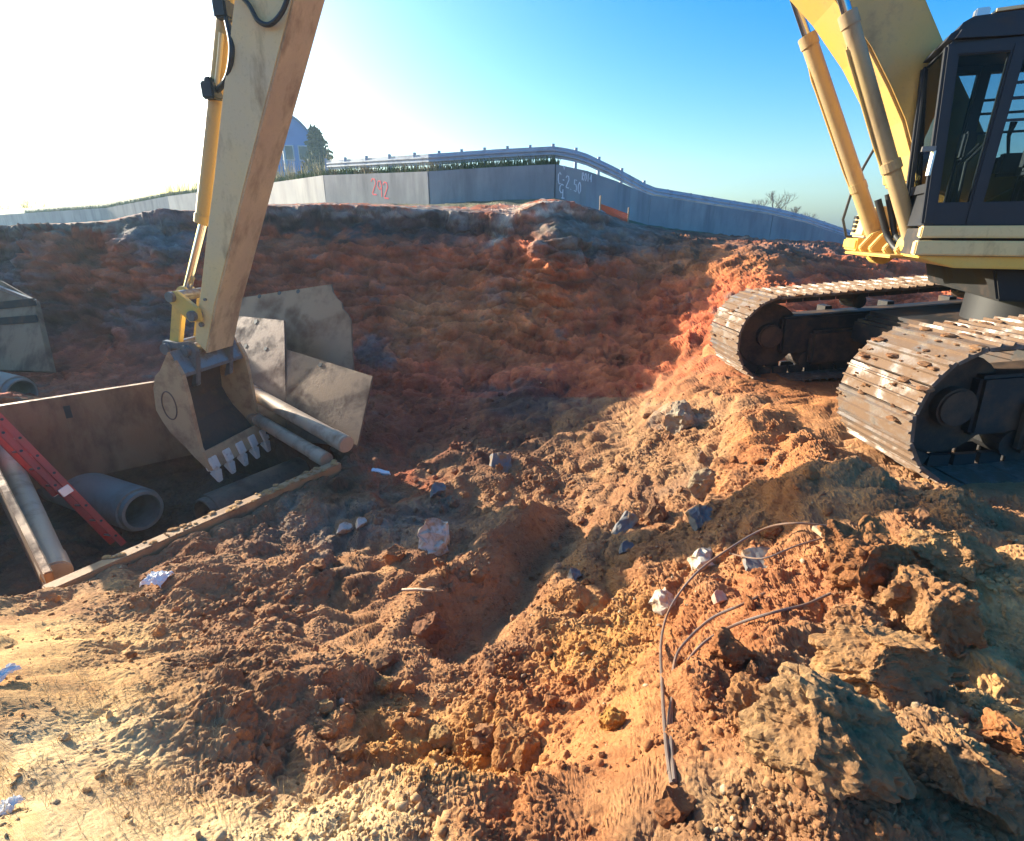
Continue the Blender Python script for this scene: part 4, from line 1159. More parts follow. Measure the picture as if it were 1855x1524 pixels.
# door handle and latch at the front pillar
hx = AP(1686, 296, CL0 + 0.012)
MB().bar(hx - EZ * 0.10, hx + EZ * 0.10, 0.035, 0.02, (1, 0, 0)).build('door_handle', M_ALU, cab)
hx = AP(1682, 270, CL0 + 0.02); MB().box(hx, EH * 0.05, EL * 0.02, EZ * 0.02).build('door_latch', M_GREYST, cab)
# seat, console, levers, wiper
sc_ = sF[0] - 1.05
st = MB().box(E(sc_, 0.84, z_floor + 0.48), EH * 0.26, EL * 0.25, EZ * 0.08).box(E(sc_ - 0.25, 0.84, z_floor + 0.85), EH * 0.07 + EZ * 0.015, EL * 0.24, EZ * 0.36).box(E(sc_, 0.84, z_floor + 0.2), EH * 0.18, EL * 0.18, EZ * 0.22).box(E(sc_ - 0.27, 0.84, z_floor + 1.28), EH * 0.05, EL * 0.13, EZ * 0.09)
st.build('operator_seat', M_SEAT, cab, bevel=0.04)
for l_ in (0.52, 1.12):
    co_ = MB().box(E(sc_ + 0.16, l_, z_floor + 0.55), EH * 0.24, EL * 0.07, EZ * 0.10).box(E(sc_ + 0.1, l_, z_floor + 0.3), EH * 0.1, EL * 0.05, EZ * 0.28).build('control_console', M_SEAT, cab, bevel=0.03)
    MB().tube([E(sc_ + 0.32, l_, z_floor + 0.62), E(sc_ + 0.36, l_, z_floor + 0.80), E(sc_ + 0.35, l_, z_floor + 0.92)], [0.012, 0.016, 0.03], 8).build('joystick', M_BLACK, co_)
MB().box(E(sF[0] - 0.35, 0.62, z_floor + 0.72), EH * 0.05, EL * 0.10, EZ * 0.12).build('monitor', M_SEAT, cab, bevel=0.02)
for l_ in (0.74, 0.94):
    MB().tube([E(sF[0] - 0.32, l_, z_floor + 0.02), E(sF[0] - 0.30, l_, z_floor + 0.55), E(sF[0] - 0.42, l_, z_floor + 0.72)], 0.014, 8).build('travel_lever', M_BLACK, cab)
# roof lamp and pale visor strip
MB().box(E(sF[3] - 0.22, 1.15, zroof + 0.03), EH * 0.05, EL * 0.04, EZ * 0.035).build('roof_lamp', M_ALU, cab, bevel=0.01)
vz = MB(); cprism(vz, [(sF[3] - 0.30, zroof + 0.012), (sF[3] - 0.30, zroof + 0.035), (s_rear, zroof + 0.06), (s_rear, zroof + 0.035)], CL0 - 0.04, CL1 + 0.04); vz.build('roof_hatch', M_YEL, cab)

set_frame(PSI)
# -- stick
SL = 0.29
st_l = [A(*q, SL) for q in [(423, 0), (401, 181), (386, 324), (375, 410), (363, 520), (354, 580), (352, 618)]]
st_r = [A(*q, SL) for q in [(374, 640), (390, 553), (406, 492), (447, 324), (478, 205), (505, 102), (531, 0)]]
dl = np.array(st_l[0]) - np.array(st_l[2]); dl /= np.linalg.norm(dl)
dr_ = np.array(st_r[-1]) - np.array(st_r[-3]); dr_ /= np.linalg.norm(dr_)
tl = np.array(st_l[0]) + dl * 0.9; trr = np.array(st_r[-1]) + dr_ * 0.35
print('STICK', np.round(st_l + st_r, 2).tolist(), tl, trr)
cmid = (np.array(st_l[0]) + np.array(st_r[-1])) / 2
stick_poly = [tuple(tl + np.array([-0.25, 0.9])), tuple(tl)] + st_l + st_r + [tuple(trr), tuple(trr + np.array([0.0, 0.35])), tuple(tl + np.array([-0.45, 0.95]))]
stk = MB(); eprism(stk, stick_poly, SL, -SL)
stick = stk.build('stick', M_YEL, exc, bevel=0.02)
rp = MB()
o_ = [np.array(q) for q in st_r] + [np.array(trr)]
eprism(rp, [tuple(q + np.array([-0.006, 0])) for q in o_] + [tuple(q + np.array([0.02, 0])) for q in o_[::-1]], SL - 0.012, -SL + 0.012)
rp.build('rear_plate', M_MUDYEL, stick)
# -- bucket cylinder, on the outer side of the stick
pb = AP(420, -60, 0); pm = AP(369, 404, 0); pe = AP(338, 530, 0)
bc = cylinder(pb, pm, pe, 0.115, 0.06, 'bucket_cylinder', exc)
MB().tube([pe - EL * 0.10, pe + EL * 0.10], 0.10, 18).build('rod_eye', M_YEL2, bc, bevel=0.01)
# bell crank links
P1 = np.array(A(318, 537, 0.33)); P2 = np.array(A(357, 571, 0.33)); 
for l_ in (0.36, -0.36):
    lk = MB(); d_ = (P2 - P1) / np.linalg.norm(P2 - P1); n_ = np.array([-d_[1], d_[0]])
    poly = [tuple(P1 + n_ * 0.11), tuple(P2 + n_ * 0.13), tuple(P2 + d_ * 0.12), tuple(P2 - n_ * 0.13), tuple(P1 - n_ * 0.11), tuple(P1 - d_ * 0.10)]
    eprism(lk, poly, l_ + 0.04, l_ - 0.04); o = lk.build('bell_crank', M_YEL2, exc, bevel=0.01)
for (q, nm) in ((P1, 'crank_pin'), (P2, 'crank_pin')):
    MB().tube([E(q[0], 0.46, q[1]), E(q[0], -0.46, q[1])], 0.075, 18).build(nm, M_GREYST, exc, bevel=0.01)
P3 = np.array(A(318, 628, 0.25))
lk = MB()
for l_ in (0.24, -0.24):
    d_ = (P3 - P1) / np.linalg.norm(P3 - P1); n_ = np.array([-d_[1], d_[0]])
    eprism(lk, [tuple(P1 + n_ * 0.09), tuple(P3 + n_ * 0.08), tuple(P3 - n_ * 0.08), tuple(P1 - n_ * 0.09)], l_ + 0.05, l_ - 0.05)
lk.build('bucket_link', M_YEL2, exc, bevel=0.01)
# -- bucket
BWD = 0.70
bo_pts = [A(*q, BWD) for q in [(303, 638), (312, 655), (327, 680), (337, 716), (347, 758), (360, 813), (380, 852)]]     # opening edge, top to lip
bk_pts = [A(*q, BWD) for q in [(372, 848), (352, 829), (336, 811), (309, 785), (294, 764), (282, 743), (277, 703), (280, 682), (289, 672)]]
prof_ = bo_pts + bk_pts
bkt_shell = MB()
n_ = len(prof_)
outer = [bo_pts[-1]] + bk_pts + [bo_pts[0]]
cen_ = np.mean(np.array(prof_), 0)
inner = [tuple(np.array(p) + (cen_ - np.array(p)) / np.linalg.norm(cen_ - np.array(p)) * 0.05) for p in outer]
poly = outer + inner[::-1]
def strip(mb, O, I, l0, l1):
    n = len(O)
    vs = [E(*(p[0], l0, p[1])) for p in O] + [E(*(p[0], l1, p[1])) for p in O] + [E(*(p[0], l0, p[1])) for p in I] + [E(*(p[0], l1, p[1])) for p in I]
    fs = []
    for i in range(n - 1):
        fs += [(i, i + 1, n + i + 1, n + i), (2 * n + i, 2 * n + i + 1, 3 * n + i + 1, 3 * n + i), (i, i + 1, 2 * n + i + 1, 2 * n + i), (n + i, n + i + 1, 3 * n + i + 1, 3 * n + i)]
    fs += [(0, n, 3 * n, 2 * n), (n - 1, 2 * n - 1, 4 * n - 1, 3 * n - 1)]
    mb.add(vs, fs)
strip(bkt_shell, outer, inner, BWD - 0.04, -BWD + 0.04)
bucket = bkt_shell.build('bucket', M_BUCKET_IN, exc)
for sg, nm in ((1, 'side_plate'), (-1, 'side_plate')):
    sp2 = MB(); eprism(sp2, prof_, sg * BWD, sg * (BWD - 0.045)); so = sp2.build(nm, M_BUCKET, bucket, bevel=0.006)
    # raised wear strip along the opening edge and embossed oval
    ed = MB()
    for a_, b_ in zip(bo_pts[1:-1], bo_pts[2:]):
        ed.bar(E(a_[0] - 0.01, sg * (BWD - 0.02), a_[1]), E(b_[0] - 0.01, sg * (BWD - 0.02), b_[1]), 0.07, 0.05)
    ed.build('edge_strip', M_BUCKET, so)
    oc = np.array(A(307, 735, BWD))
    ring = [E(oc[0] + 0.12 * math.cos(q), sg * (BWD + 0.003), oc[1] + 0.22 * math.sin(q) ) for q in np.linspace(0, 2 * math.pi, 29)]
    MB().tube(ring, 0.010, 6, False).build('embossed_oval', M_PLATE3, so, smooth=True)
# top plate with ears
ear_z = np.array(A(345, 632, 0.25))
tp = MB()
T0, T1 = np.array(bo_pts[0]), np.array(bo_pts[2])
eprism(tp, [tuple(T0), tuple(T1), tuple(T1 + np.array([0.0, -0.05])), tuple(T0 + np.array([0.06, -0.12]))], BWD - 0.045, -BWD + 0.045)
tp.build('top_plate', M_GREYST, bucket)
P4 = np.array(A(352, 632, 0.25))
for l_ in (0.36, -0.36):
    er = MB()
    eprism(er, [tuple(P3 + np.array([0.06, 0.12])), tuple((P3 + P4) / 2 + np.array([0, 0.10])), tuple(P4 + np.array([-0.06, 0.14])), tuple(P4 + np.array([-0.17, 0.0])), tuple(np.array(A(362, 690, 0.3)) + np.array([-0.03, -0.05])), tuple(np.array(A(355, 700, 0.3))), tuple(T1 + np.array([0.05, -0.02])), tuple(T0 + np.array([0.10, -0.02])), tuple(P3 + np.array([0.13, 0.0]))], l_ + 0.045, l_ - 0.045)
    er.build('bucket_ear', M_GREYST, bucket, bevel=0.01)
for q in (P3, P4):
    MB().tube([E(q[0], 0.47, q[1]), E(q[0], -0.47, q[1])], 0.085, 18).build('bucket_pin', M_GREYST, bucket, bevel=0.012)
# lip and teeth
lipA, lipB = np.array(bo_pts[-1]), np.array(bk_pts[0])
ld = np.array(bo_pts[-1]) - np.array(bo_pts[-2]); ld /= np.linalg.norm(ld)
lp = MB(); ln = np.array([-ld[1], ld[0]])
eprism(lp, [tuple(lipA - ld * 0.30 + ln * 0.0), tuple(lipA + ld * 0.02), tuple(lipA + ld * 0.02 + ln * 0.05), tuple(lipA - ld * 0.30 + ln * 0.06)] if (ln @ (cen_ - lipA)) < 0 else
       [tuple(lipA - ld * 0.30), tuple(lipA + ld * 0.02), tuple(lipA + ld * 0.02 - ln * 0.05), tuple(lipA - ld * 0.30 - ln * 0.06)], BWD, -BWD)
lp.build('cutting_lip', M_BUCKET, bucket, bevel=0.008)
for k_ in range(5):
    lt = (BWD - 0.09) * (1 - k_ / 2)
    t_ = MB()
    b0_ = lipA - ld * 0.16; tip = lipA + ld * 0.19
    hw, tw = 0.085, 0.035
    for (s0, s1, w0, w1, h0, h1) in ((-0.18, 0.02, 0.085, 0.08, 0.075, 0.075), (0.02, 0.05, 0.068, 0.066, 0.05, 0.05), (0.05, 0.24, 0.078, 0.045, 0.06, 0.018)):
        c0_, c1_ = lipA + ld * s0, lipA + ld * s1
        vs = []
        for c_, w_, h_ in ((c0_, w0, h0), (c1_, w1, h1)):
            for a_, b_ in ((-1, -1), (1, -1), (1, 1), (-1, 1)):
                q = c_ + ln * h_ * b_
                vs.append(E(q[0], lt + a_ * w_, q[1]))
        t_.add(vs, [(0, 1, 2, 3), (7, 6, 5, 4), (0, 4, 5, 1), (1, 5, 6, 2), (2, 6, 7, 3), (3, 7, 4, 0)])
    t_.build('bucket_tooth', M_TOOTH, bucket, bevel=0.012)
# hoses on the stick
hose([AP(425, -20, 0.34), AP(450, 8, 0.36), AP(468, 38, 0.36), AP(490, 44, 0.36), AP(512, 20, 0.36), AP(528, -25, 0.36)], 0.028, exc)
hose([AP(402, 0, 0.1), AP(413, 45, 0.2), AP(420, 90, 0.3), AP(412, 140, 0.25), AP(390, 168, 0.1)], 0.036, exc)
for q in ((408, 20), (386, 166)):
    c = AP(*q, 0.1); MB().box(c, EH * 0.09, EL * 0.12, EZ * 0.10).box(c + EZ * 0.1, EH * 0.05, EL * 0.09, EZ * 0.05).build('hose_clamp', M_BLACK, exc, bevel=0.02)
MB().tube([AP(401, 60, 0.12), AP(398, 100, 0.12), AP(390, 170, 0.12)], 0.03, 8).build('oil_pipe', M_YEL, exc)
c = AP(366, 588, 0.30); MB().tube([c - EL * 0.02, c + EL * 0.03], 0.035, 12).build('stick_bolt', M_GREYST, exc)
c = AP(372, 543, 0.30); MB().tube([c - EL * 0.02, c + EL * 0.02], 0.02, 12).build('stick_bolt', M_GREYST, exc)

# ------------------------------------------------------------------ trench shield and what lies in it
sh = empty('trench_shield', (TN0[0], TN0[1], TN0[2]), 'rusty steel trench shield with two long side plates and pipe spreaders under the bucket', 'trench box')
dn = np.array([NDIR[0], NDIR[1], 0]); df = np.array([FDIR[0], FDIR[1], 0])
nn = np.array([-NDIR[1], NDIR[0], 0]); nf = np.array([-FDIR[1], FDIR[0], 0])
Ln = np.linalg.norm(TN1 - TN0)
MB().prism([TN0 - nn * 0.08, TN0 + nn * 0.08, TN0 + nn * 0.08 - EZ * 1.5, TN0 - nn * 0.08 - EZ * 1.5], [TN1 - nn * 0.08, TN1 + nn * 0.08, TN1 + nn * 0.08 - EZ * 1.5, TN1 - nn * 0.08 - EZ * 1.5]).build('side_plate', M_BEAM, sh, bevel=0.012)
mudt = MB(); rr = random.Random(77)
for k_ in range(90):
    t_ = rr.random() ** 0.6
    q = TN0 + (TN1 - TN0) * t_ + nn * rr.uniform(-0.10, 0.08) + EZ * 0.005
    mudlump(mudt, q, rr.choice([0.012, 0.02, 0.025, 0.04]), k_ * 0.7)
mo = mudt.build('mud_crust', M_CLOD, sh); mo.color = (0.50, 0.28, 0.11, 1); mo['kind'] = 'stuff'
FA, FB = TF0 - df * 1.2, TF0 + df * 2.55
FA[2] = -2.49; FB[2] = -2.38
fpl = MB().prism([FA - nf * 0.06, FA + nf * 0.06, FA + nf * 0.06 - EZ * 1.42, FA - nf * 0.06 - EZ * 1.42], [FB - nf * 0.06, FB + nf * 0.06, FB + nf * 0.06 - EZ * 1.42, FB - nf * 0.06 - EZ * 1.42]).build('side_plate', M_PLATE, sh, bevel=0.012)
for a_ in (0.95, 1.9, 2.9, 3.9):
    c = FA + df * a_ - nf * 0.066 - EZ * 0.62
    MB().box(c, df * 0.012, nf * 0.008, EZ * 0.58).build('weld_seam', M_PLATE, fpl)
c = FA + df * 1.95 - nf * 0.064 - EZ * 0.20
MB().box(c, df * 0.045, nf * 0.006, EZ * 0.10).build('slot', M_BLACK, fpl)
def pipe_between(a_, b_, r, name, par, m, sleeve=True):
    o = MB().tube([a_, b_], r, 28).build(name, m, par, smooth=True)
    d_ = (b_ - a_) / np.linalg.norm(b_ - a_)
    if sleeve:
        MB().tube([a_ + d_ * 0.02, a_ + d_ * 0.55], r * 1.13, 28).build('sleeve', m, o, smooth=True)
        MB().tube([b_ - d_ * 0.35, b_ - d_ * 0.02], r * 1.10, 28).build('sleeve', m, o, smooth=True)
    return o
pipe_between(U(-45, 690, z=-2.75), U(104, 1040, z=-3.38), 0.125, 'spreader_pipe', sh, M_SPREAD)
pipe_between(U(438, 700, d=9.9), U(628, 806, z=-3.02), 0.12, 'spreader_pipe', sh, M_SPREAD)
pipe_between(U(443, 746, d=9.6), U(592, 834, z=-3.27), 0.105, 'spreader_pipe', sh, M_SPREAD)
a_, b_ = U(-60, 760, z=-2.5), U(78, 1040, z=-3.15)
MB().prism([a_, a_ + np.array([0.05, 0.05, 0]), a_ + np.array([0.05, 0.05, -1.0]), a_ + np.array([0, 0, -1.0])], [b_, b_ + np.array([0.05, 0.05, 0]), b_ + np.array([0.05, 0.05, -0.7]), b_ + np.array([0, 0, -0.7])]).build('end_plate', M_PLATE, sh, bevel=0.01)

def plate(name, label, pix, thick, m, holes=(), cat='steel plate', circle=None):
    pts = [U(x, y, d=d * 1.06) for x, y, d in pix]
    c = np.mean(pts, 0)
    _, _, vt = np.linalg.svd(np.array(pts) - c); n = vt[2]
    if n @ c > 0: n = -n
    pts = [p - n * ((p - c) @ n) for p in pts]
    mb = MB().prism(pts, [p - n * thick for p in pts])
    o = mb.build(name, m, None, bevel=0.006, loc=tuple(c)); tag(o, label, cat)
    for (hx_, hy_, hr_) in holes:
        r = ray(hx_, hy_); q = r * ((c @ n) / (r @ n)) + n * 0.002
        MB().tube([q - n * 0.01, q + n * 0.003], hr_, 14).build('hole', M_BLACK, o)
    if circle:
        cx, cy, rad = circle
        r = ray(cx, cy); q = r * ((c @ n) / (r @ n)) + n * 0.001
        u_ = np.cross(n, (0, 0, 1.0)); u_ /= np.linalg.norm(u_); v_ = np.cross(u_, n)
        MB().tube([q + rad * (math.cos(t) * u_ + math.sin(t) * v_) for t in np.linspace(0, 2 * math.pi, 33)], 0.0035, 5, False).build('scribed_circle', M_PLATE3, o)
    return o
plate('steel_plate', 'tall pale steel plate with holes and a stepped corner, rearmost at the trench end',
      [(420, 541, 10.6), (597, 513, 9.7), (603, 530, 9.68), (611, 541, 9.63), (620, 549, 9.58), (622, 560, 9.57), (633, 571, 9.5), (637, 580, 9.45), (638, 700, 9.1), (420, 720, 10.2)], 0.04, M_PLATE2,
      ((470, 537, 0.045), (506, 531, 0.045), (540, 528, 0.045)))
plate('steel_plate', 'brown steel plate standing between bucket and pale plates at the trench end', [(420, 571, 10.0), (516, 581, 9.35), (518, 790, 8.55), (420, 780, 9.2)], 0.04, M_PLATE3,
      ((463, 583, 0.05), (445, 627, 0.04), (481, 632, 0.04)))
plate('steel_plate', 'grey brown steel plate with one bolt hole, front right at the trench end', [(516, 632, 9.2), (674, 681, 8.25), (648, 812, 7.95), (518, 795, 8.5)], 0.04, M_PLATE2,
      ((580, 661, 0.04),))

def conc_pipe(end, back, ro, ri, label, m=None):
    end, back = np.asarray(end), np.asarray(back)
    d_ = (end - back) / np.linalg.norm(end - back)
    root = empty('concrete_pipe', tuple((end + back) / 2 - EZ * ro), label, 'pipe')
    MB().ring(back, end - d_ * 0.10, ro, ri, 48).build('barrel', m or M_CONC, root, smooth=True)
    MB().ring(end - d_ * 0.10, end, ro * 0.90, ri, 48).build('spigot', m or M_CONC, root, smooth=True)
    return root
conc_pipe(U(260, 926, d=8.2), U(260, 926, d=8.2) + np.array([-2.1, 1.0, 0.0]), 0.345, 0.262, 'open ended concrete pipe on the trench floor below the far side plate')
e2 = U(372, 940, d=8.3)
conc_pipe(e2, e2 + np.array([NDIR[0], NDIR[1], 0]) * 2.2, 0.37, 0.30, 'muddy brown pipe half hidden behind the near side plate', M_MUDPIPE)
lp_ = U(40, 715, d=10.0)
conc_pipe(lp_, lp_ + np.array([-2.1, 0.35, 0.35]), 0.34, 0.27, 'grey pipe at the left edge, behind the far side plate')

# ladder
ld_root = empty('extension_ladder', U(214, 985, d=7.95), 'red fibreglass extension ladder leaning into the trench at the left', 'ladder')
B0 = U(214, 985, d=7.95); T0_ = U(-70, 697, d=6.7)
dl_ = (T0_ - B0) / np.linalg.norm(T0_ - B0)
vw = B0 / np.linalg.norm(B0)
wd = np.cross(dl_, np.cross(vw, dl_)); wd /= np.linalg.norm(wd)      # across the ladder
fc = np.cross(dl_, wd)
wd = wd * math.cos(0.22) + fc * math.sin(0.22); fc = np.cross(dl_, wd)
LL = float(np.linalg.norm(T0_ - B0))
for sec, (o_, s0, s1, ww) in enumerate(((0.0, 0.0, LL, 0.40), (0.085, 1.05, LL, 0.34))):
    for sg in (-1, 1):
        a_ = B0 + fc * o_ + wd * sg * ww / 2 + dl_ * s0; b_ = B0 + fc * o_ + wd * sg * ww / 2 + dl_ * s1
        rl = MB().bar(a_, b_, 0.035, 0.085, fc).build('rail', M_RED, ld_root, bevel=0.006)
        if sg < 0:
            k_ = s0 + 0.18
            while k_ < s1 - 0.1:
                c = B0 + fc * o_ + wd * sg * (ww / 2 + 0.019) + dl_ * k_
                MB().tube([c - wd * 0.004, c + wd * 0.004], 0.018, 10).build('rung_end', M_BLACK, rl)
                k_ += 0.30
    k_ = s0 + 0.18
    while k_ < s1 - 0.1:
        c = B0 + fc * o_ + dl_ * k_
        MB().tube([c - wd * ww / 2, c + wd * ww / 2], 0.016, 10).build('rung', M_ALU, ld_root, smooth=True)
        k_ += 0.30
for sg in (-1, 1):
    c = B0 + fc * 0.05 + wd * sg * 0.2 + dl_ * 1.1
    MB().box(c, dl_ * 0.06, wd * 0.03, fc * 0.07).build('rail_bracket', M_ALU, ld_root, bevel=0.005)

# second shield at the left edge
s2 = empty('trench_shield', U(60, 660, d=10.8), 'rusty end of another trench shield at the left edge of the pit', 'trench box')
cA = [U(-120, 470, d=11.6), U(0, 508, d=11.2), U(66, 545, d=10.9), U(86, 672, d=10.4), U(-120, 668, d=11.2)]
c = np.mean(cA, 0); _, _, vt = np.linalg.svd(np.array(cA) - c); n = vt[2]; n = n if n @ c < 0 else -n
cA = [p - n * ((p - c) @ n) for p in cA]
MB().prism(cA, [p - n * 0.12 for p in cA]).build('side_plate', M_PLATE, s2, bevel=0.01)
def onpl(px, py, h=0.03):
    r = ray(px, py); return r * ((c @ n) / (r @ n)) + n * h
for (a0, b0_) in (((-110, 566), (66, 548)), ((-110, 592), (70, 578))):
    MB().bar(onpl(*a0), onpl(*b0_), 0.05, 0.15, EZ).build('waler_beam', M_DARK, s2, bevel=0.008)
MB().bar(onpl(-110, 478, 0.02), onpl(66, 547, 0.02), 0.06, 0.07).build('top_cap', M_GREYST, s2)

# ------------------------------------------------------------------ rocks, clods, scraps
def rock_mesh(name, seed, sub, ang=0.5, rough=0.35, flat=0.0, m=M_CLOD, planes=6):
    r_ = random.Random(seed)
    bm = bmesh.new(); bmesh.ops.create_icosphere(bm, subdivisions=sub, radius=1)
    pl = []
    for _ in range(planes):
        v = Vector((r_.gauss(0, 1), r_.gauss(0, 1), r_.gauss(0, 1))).normalized(); pl.append((v, r_.uniform(0.55, 0.9)))
    of = Vector((seed * 3.1, seed * 1.7, 0))
    for v in bm.verts:
        p = v.co.copy()
        for n_, dd in pl:
            t = p.dot(n_) - dd
            if t > 0: p -= n_ * t * ang * 1.7
        k_ = 1 + rough * 0.75 * mnoise.noise(p * 1.3 + of) + rough * 0.4 * mnoise.noise(p * 3.1 + of)
        if sub >= 3: k_ += rough * 0.30 * mnoise.noise(p * 7 + of)
        v.co = p * k_
        v.co.z *= 1 - flat
    if sub >= 4:
        bm.normal_update()
        for v in bm.verts:
            p = v.co; e = rough * 0.26 * (abs(mnoise.noise(p * 4 + of)) - .2) + rough * 0.11 * (abs(mnoise.noise(p * 11 + of)) - .2)
            if sub >= 5: e += rough * 0.075 * (abs(mnoise.noise(p * 24 + of)) - .2)
            if sub >= 6: e += rough * 0.05 * abs(mnoise.noise(p * 52 + of))
            v.co = p + v.normal * e
    me = bpy.data.meshes.new(name); bm.to_mesh(me); bm.free()
    me.materials.append(m)
    return me

def put(me, name, p, scale, rot, color=None):
    o = bpy.data.objects.new(name, me); COL.objects.link(o)
    o.location = Vector(p); o.scale = scale; o.rotation_euler = rot
    if color: o.color = (*color, 1)
    return o

# big named lumps of earth at the lower right, and other lumps one can point at
BIG = [
 # px, py, half width px, aspect y, aspect z, colour, label
 (1515, 1345, 135, 0.85, 0.70, (0.40, 0.27, 0.14), 'huge pale crusted boulder of clay nearest the camera at lower right'),
 (1640, 1225, 120, 0.8, 0.62, (0.37, 0.22, 0.105), 'large flat topped clay block behind the huge crusted boulder'),
 (1700, 1130, 75, 0.8, 1.15, (0.34, 0.20, 0.10), 'upright clay lump on the far right side of the flat block'),
 (1590, 1020, 95, 0.9, 0.85, (0.32, 0.16, 0.07), 'round dark orange clay lump beyond the cable ends'),
 (1660, 1085, 60, 0.9, 0.8, (0.36, 0.21, 0.10), 'knobbly clay lump between round lump and upright lump'),
 (1755, 1420, 95, 0.9, 0.8, (0.36, 0.23, 0.12), 'grooved clay lump at the right edge beside the boulder'),
 (1830, 1345, 45, 0.9, 0.9, (0.40, 0.19, 0.08), 'reddish clay lump above the grooved lump at right edge'),
 (1735, 1010, 75, 0.9, 0.7, (0.38, 0.23, 0.11), 'broad crumbly clay lump on the bank below the near track'),
 (1550, 1140, 55, 0.9, 0.7, (0.33, 0.18, 0.09), 'crumbly clay lump left of the flat topped block'),
 (1400, 1310, 60, 0.9, 0.7, (0.37, 0.20, 0.09), 'orange clay lump just left of the huge boulder'),
 (1225, 1468, 38, 0.9, 0.9, (0.30, 0.15, 0.07), 'dark clay lump at the foot of the cables'),
 (1345, 1190, 42, 0.9, 0.8, (0.34, 0.16, 0.07), 'rounded red lump on the slope right of the cables'),
 (930, 1370, 50, 0.9, 0.8, (0.36, 0.19, 0.08), 'wide orange lump low in the middle of the hollow'),
 (870, 1345, 34, 0.9, 1.0, (0.30, 0.17, 0.09), 'brown lump standing left of the wide orange lump'),
 (775, 1140, 32, 0.9, 0.8, (0.27, 0.14, 0.08), 'angular brown lump in the middle of the dug slope'),
 (800, 1345, 26, 0.9, 0.8, (0.38, 0.26, 0.12), 'yellow ochre lump in the lower middle of the hollow'),
 (640, 1360, 30, 0.9, 0.8, (0.36, 0.24, 0.12), 'yellowish lump left of the yellow ochre lump'),
 (695, 1245, 20, 0.9, 0.8, (0.42, 0.30, 0.13), 'small bright yellow lump on the brown slope'),
 (585, 1283, 14, 0.9, 0.8, (0.44, 0.31, 0.15), 'tiny bright ochre stone on the brown slope'),
 (715, 1010, 22, 0.9, 0.8, (0.34, 0.17, 0.08), 'red brown clod beside the pale concrete chunk'),
 (690, 1205, 32, 0.9, 0.5, (0.27, 0.15, 0.08), 'flat brown clod left of the yellow lump'),
 (1110, 1310, 30, 0.9, 0.8, (0.42, 0.24, 0.07), 'ochre clod on the edge of the hollow'),
 (1235, 760, 34, 0.9, 0.9, (0.38, 0.34, 0.26), 'pale weathered clod high on the slope below the far track'),
 (1270, 880, 34, 0.8, 0.9, (0.30, 0.24, 0.16), 'grey brown clod on the slope below the pale one'),
 (1180, 930, 24, 0.8, 1.3, (0.28, 0.18, 0.11), 'upright brown clod beside the leaning grey slab'),
 (1390, 960, 24, 0.9, 0.8, (0.32, 0.16, 0.07), 'round red clod above the flat slate'),
]
for i, (px, py, hw, ay, az, colr, lab) in enumerate(BIG):
    colr = (colr[0] * 0.92, colr[1] * 0.82, colr[2] * 0.74)
    p = hit(px, py + hw * az * 0.45); _, _, dd = project(p)
    R = hw * dd / F_PX
    me_ = rock_mesh('earth_lump', 100 + i, 6 if hw > 70 else (5 if hw > 40 else 4), 0.85, 0.42, planes=9)
    o = put(me_, 'earth_lump', p + np.array([0, R * 0.35, R * az * 0.35]), (R, R * ay, R * az), (random.uniform(-.2, .2), random.uniform(-.2, .2), random.uniform(0, 6.28)), colr)
    tag(o, lab, 'clod')

# grey and pale slabs
def slab(px, py, w, h, t, m, label, tilt, yaw, cat='slab', d=None):
    p = hit(px, py) if d is None else U(px, py, d=d)
    _, _, dd = project(p); s = dd / F_PX
    r_ = random.Random(int(px))
    poly = [(-1, -0.8), (-0.3, -1), (0.7, -0.9), (1, -0.2), (0.85, 0.8), (0.1, 1), (-0.8, 0.75)]
    poly = [(x * r_.uniform(0.85, 1.1) * w * s / 2, y * r_.uniform(0.85, 1.1) * h * s / 2) for x, y in poly]
    mb = MB().prism([(x, y, t * s / 2) for x, y in poly], [(x * 1.04, y * 1.04, -t * s / 2) for x, y in poly])
    me = bpy.data.meshes.new('stone_slab'); me.from_pydata(mb.v, [], mb.f)
    bm = bmesh.new(); bm.from_mesh(me)
    bmesh.ops.recalc_face_normals(bm, faces=bm.faces)
    bmesh.ops.bevel(bm, geom=list(bm.edges), offset=t * s * 0.05, segments=1, affect='EDGES', clamp_overlap=True)
    bmesh.ops.triangulate(bm, faces=bm.faces)
    bmesh.ops.subdivide_edges(bm, edges=list(bm.edges), cuts=4, use_grid_fill=True)
    for v in bm.verts:
        v.co += Vector((mnoise.noise(v.co * 6 / s / 100), mnoise.noise(v.co * 7 / s / 100 + Vector((9, 0, 0))), mnoise.noise(v.co * 9 / s / 100 + Vector((0, 9, 0))))) * t * s * 0.30
    bm.to_mesh(me); bm.free(); me.materials.append(m)
    o = bpy.data.objects.new('stone_slab', me); COL.objects.link(o)
    o.location = Vector(p) + Vector((0, 0, t * s * (0.35 if t <= 16 else 0.12))); o.rotation_euler = (tilt[0], tilt[1], yaw)
    tag(o, label, cat); return o
slab(786, 985, 56, 64, 40, M_PALE, 'biggest pale concrete chunk at the shadow edge in the pit', (0.75, -0.1), 0.2, 'chunk')
slab(1125, 958, 34, 62, 16, M_SLATE, 'leaning grey slab on the slope left of the tracks', (0.8, 0.3), -0.5)
slab(1124, 996, 30, 22, 12, M_SLATE, 'small grey slab just below the leaning grey slab', (0.5, 0.1), 0.3)
slab(1258, 937, 52, 44, 22, M_SLATE, 'tilted grey slab with a pale broken face on the slope', (0.7, -0.2), 0.2)
slab(1370, 1016, 84, 62, 10, M_SLATE, 'flat grey slate lying inside the loop of cables', (0.22, 0.05), 0.05)
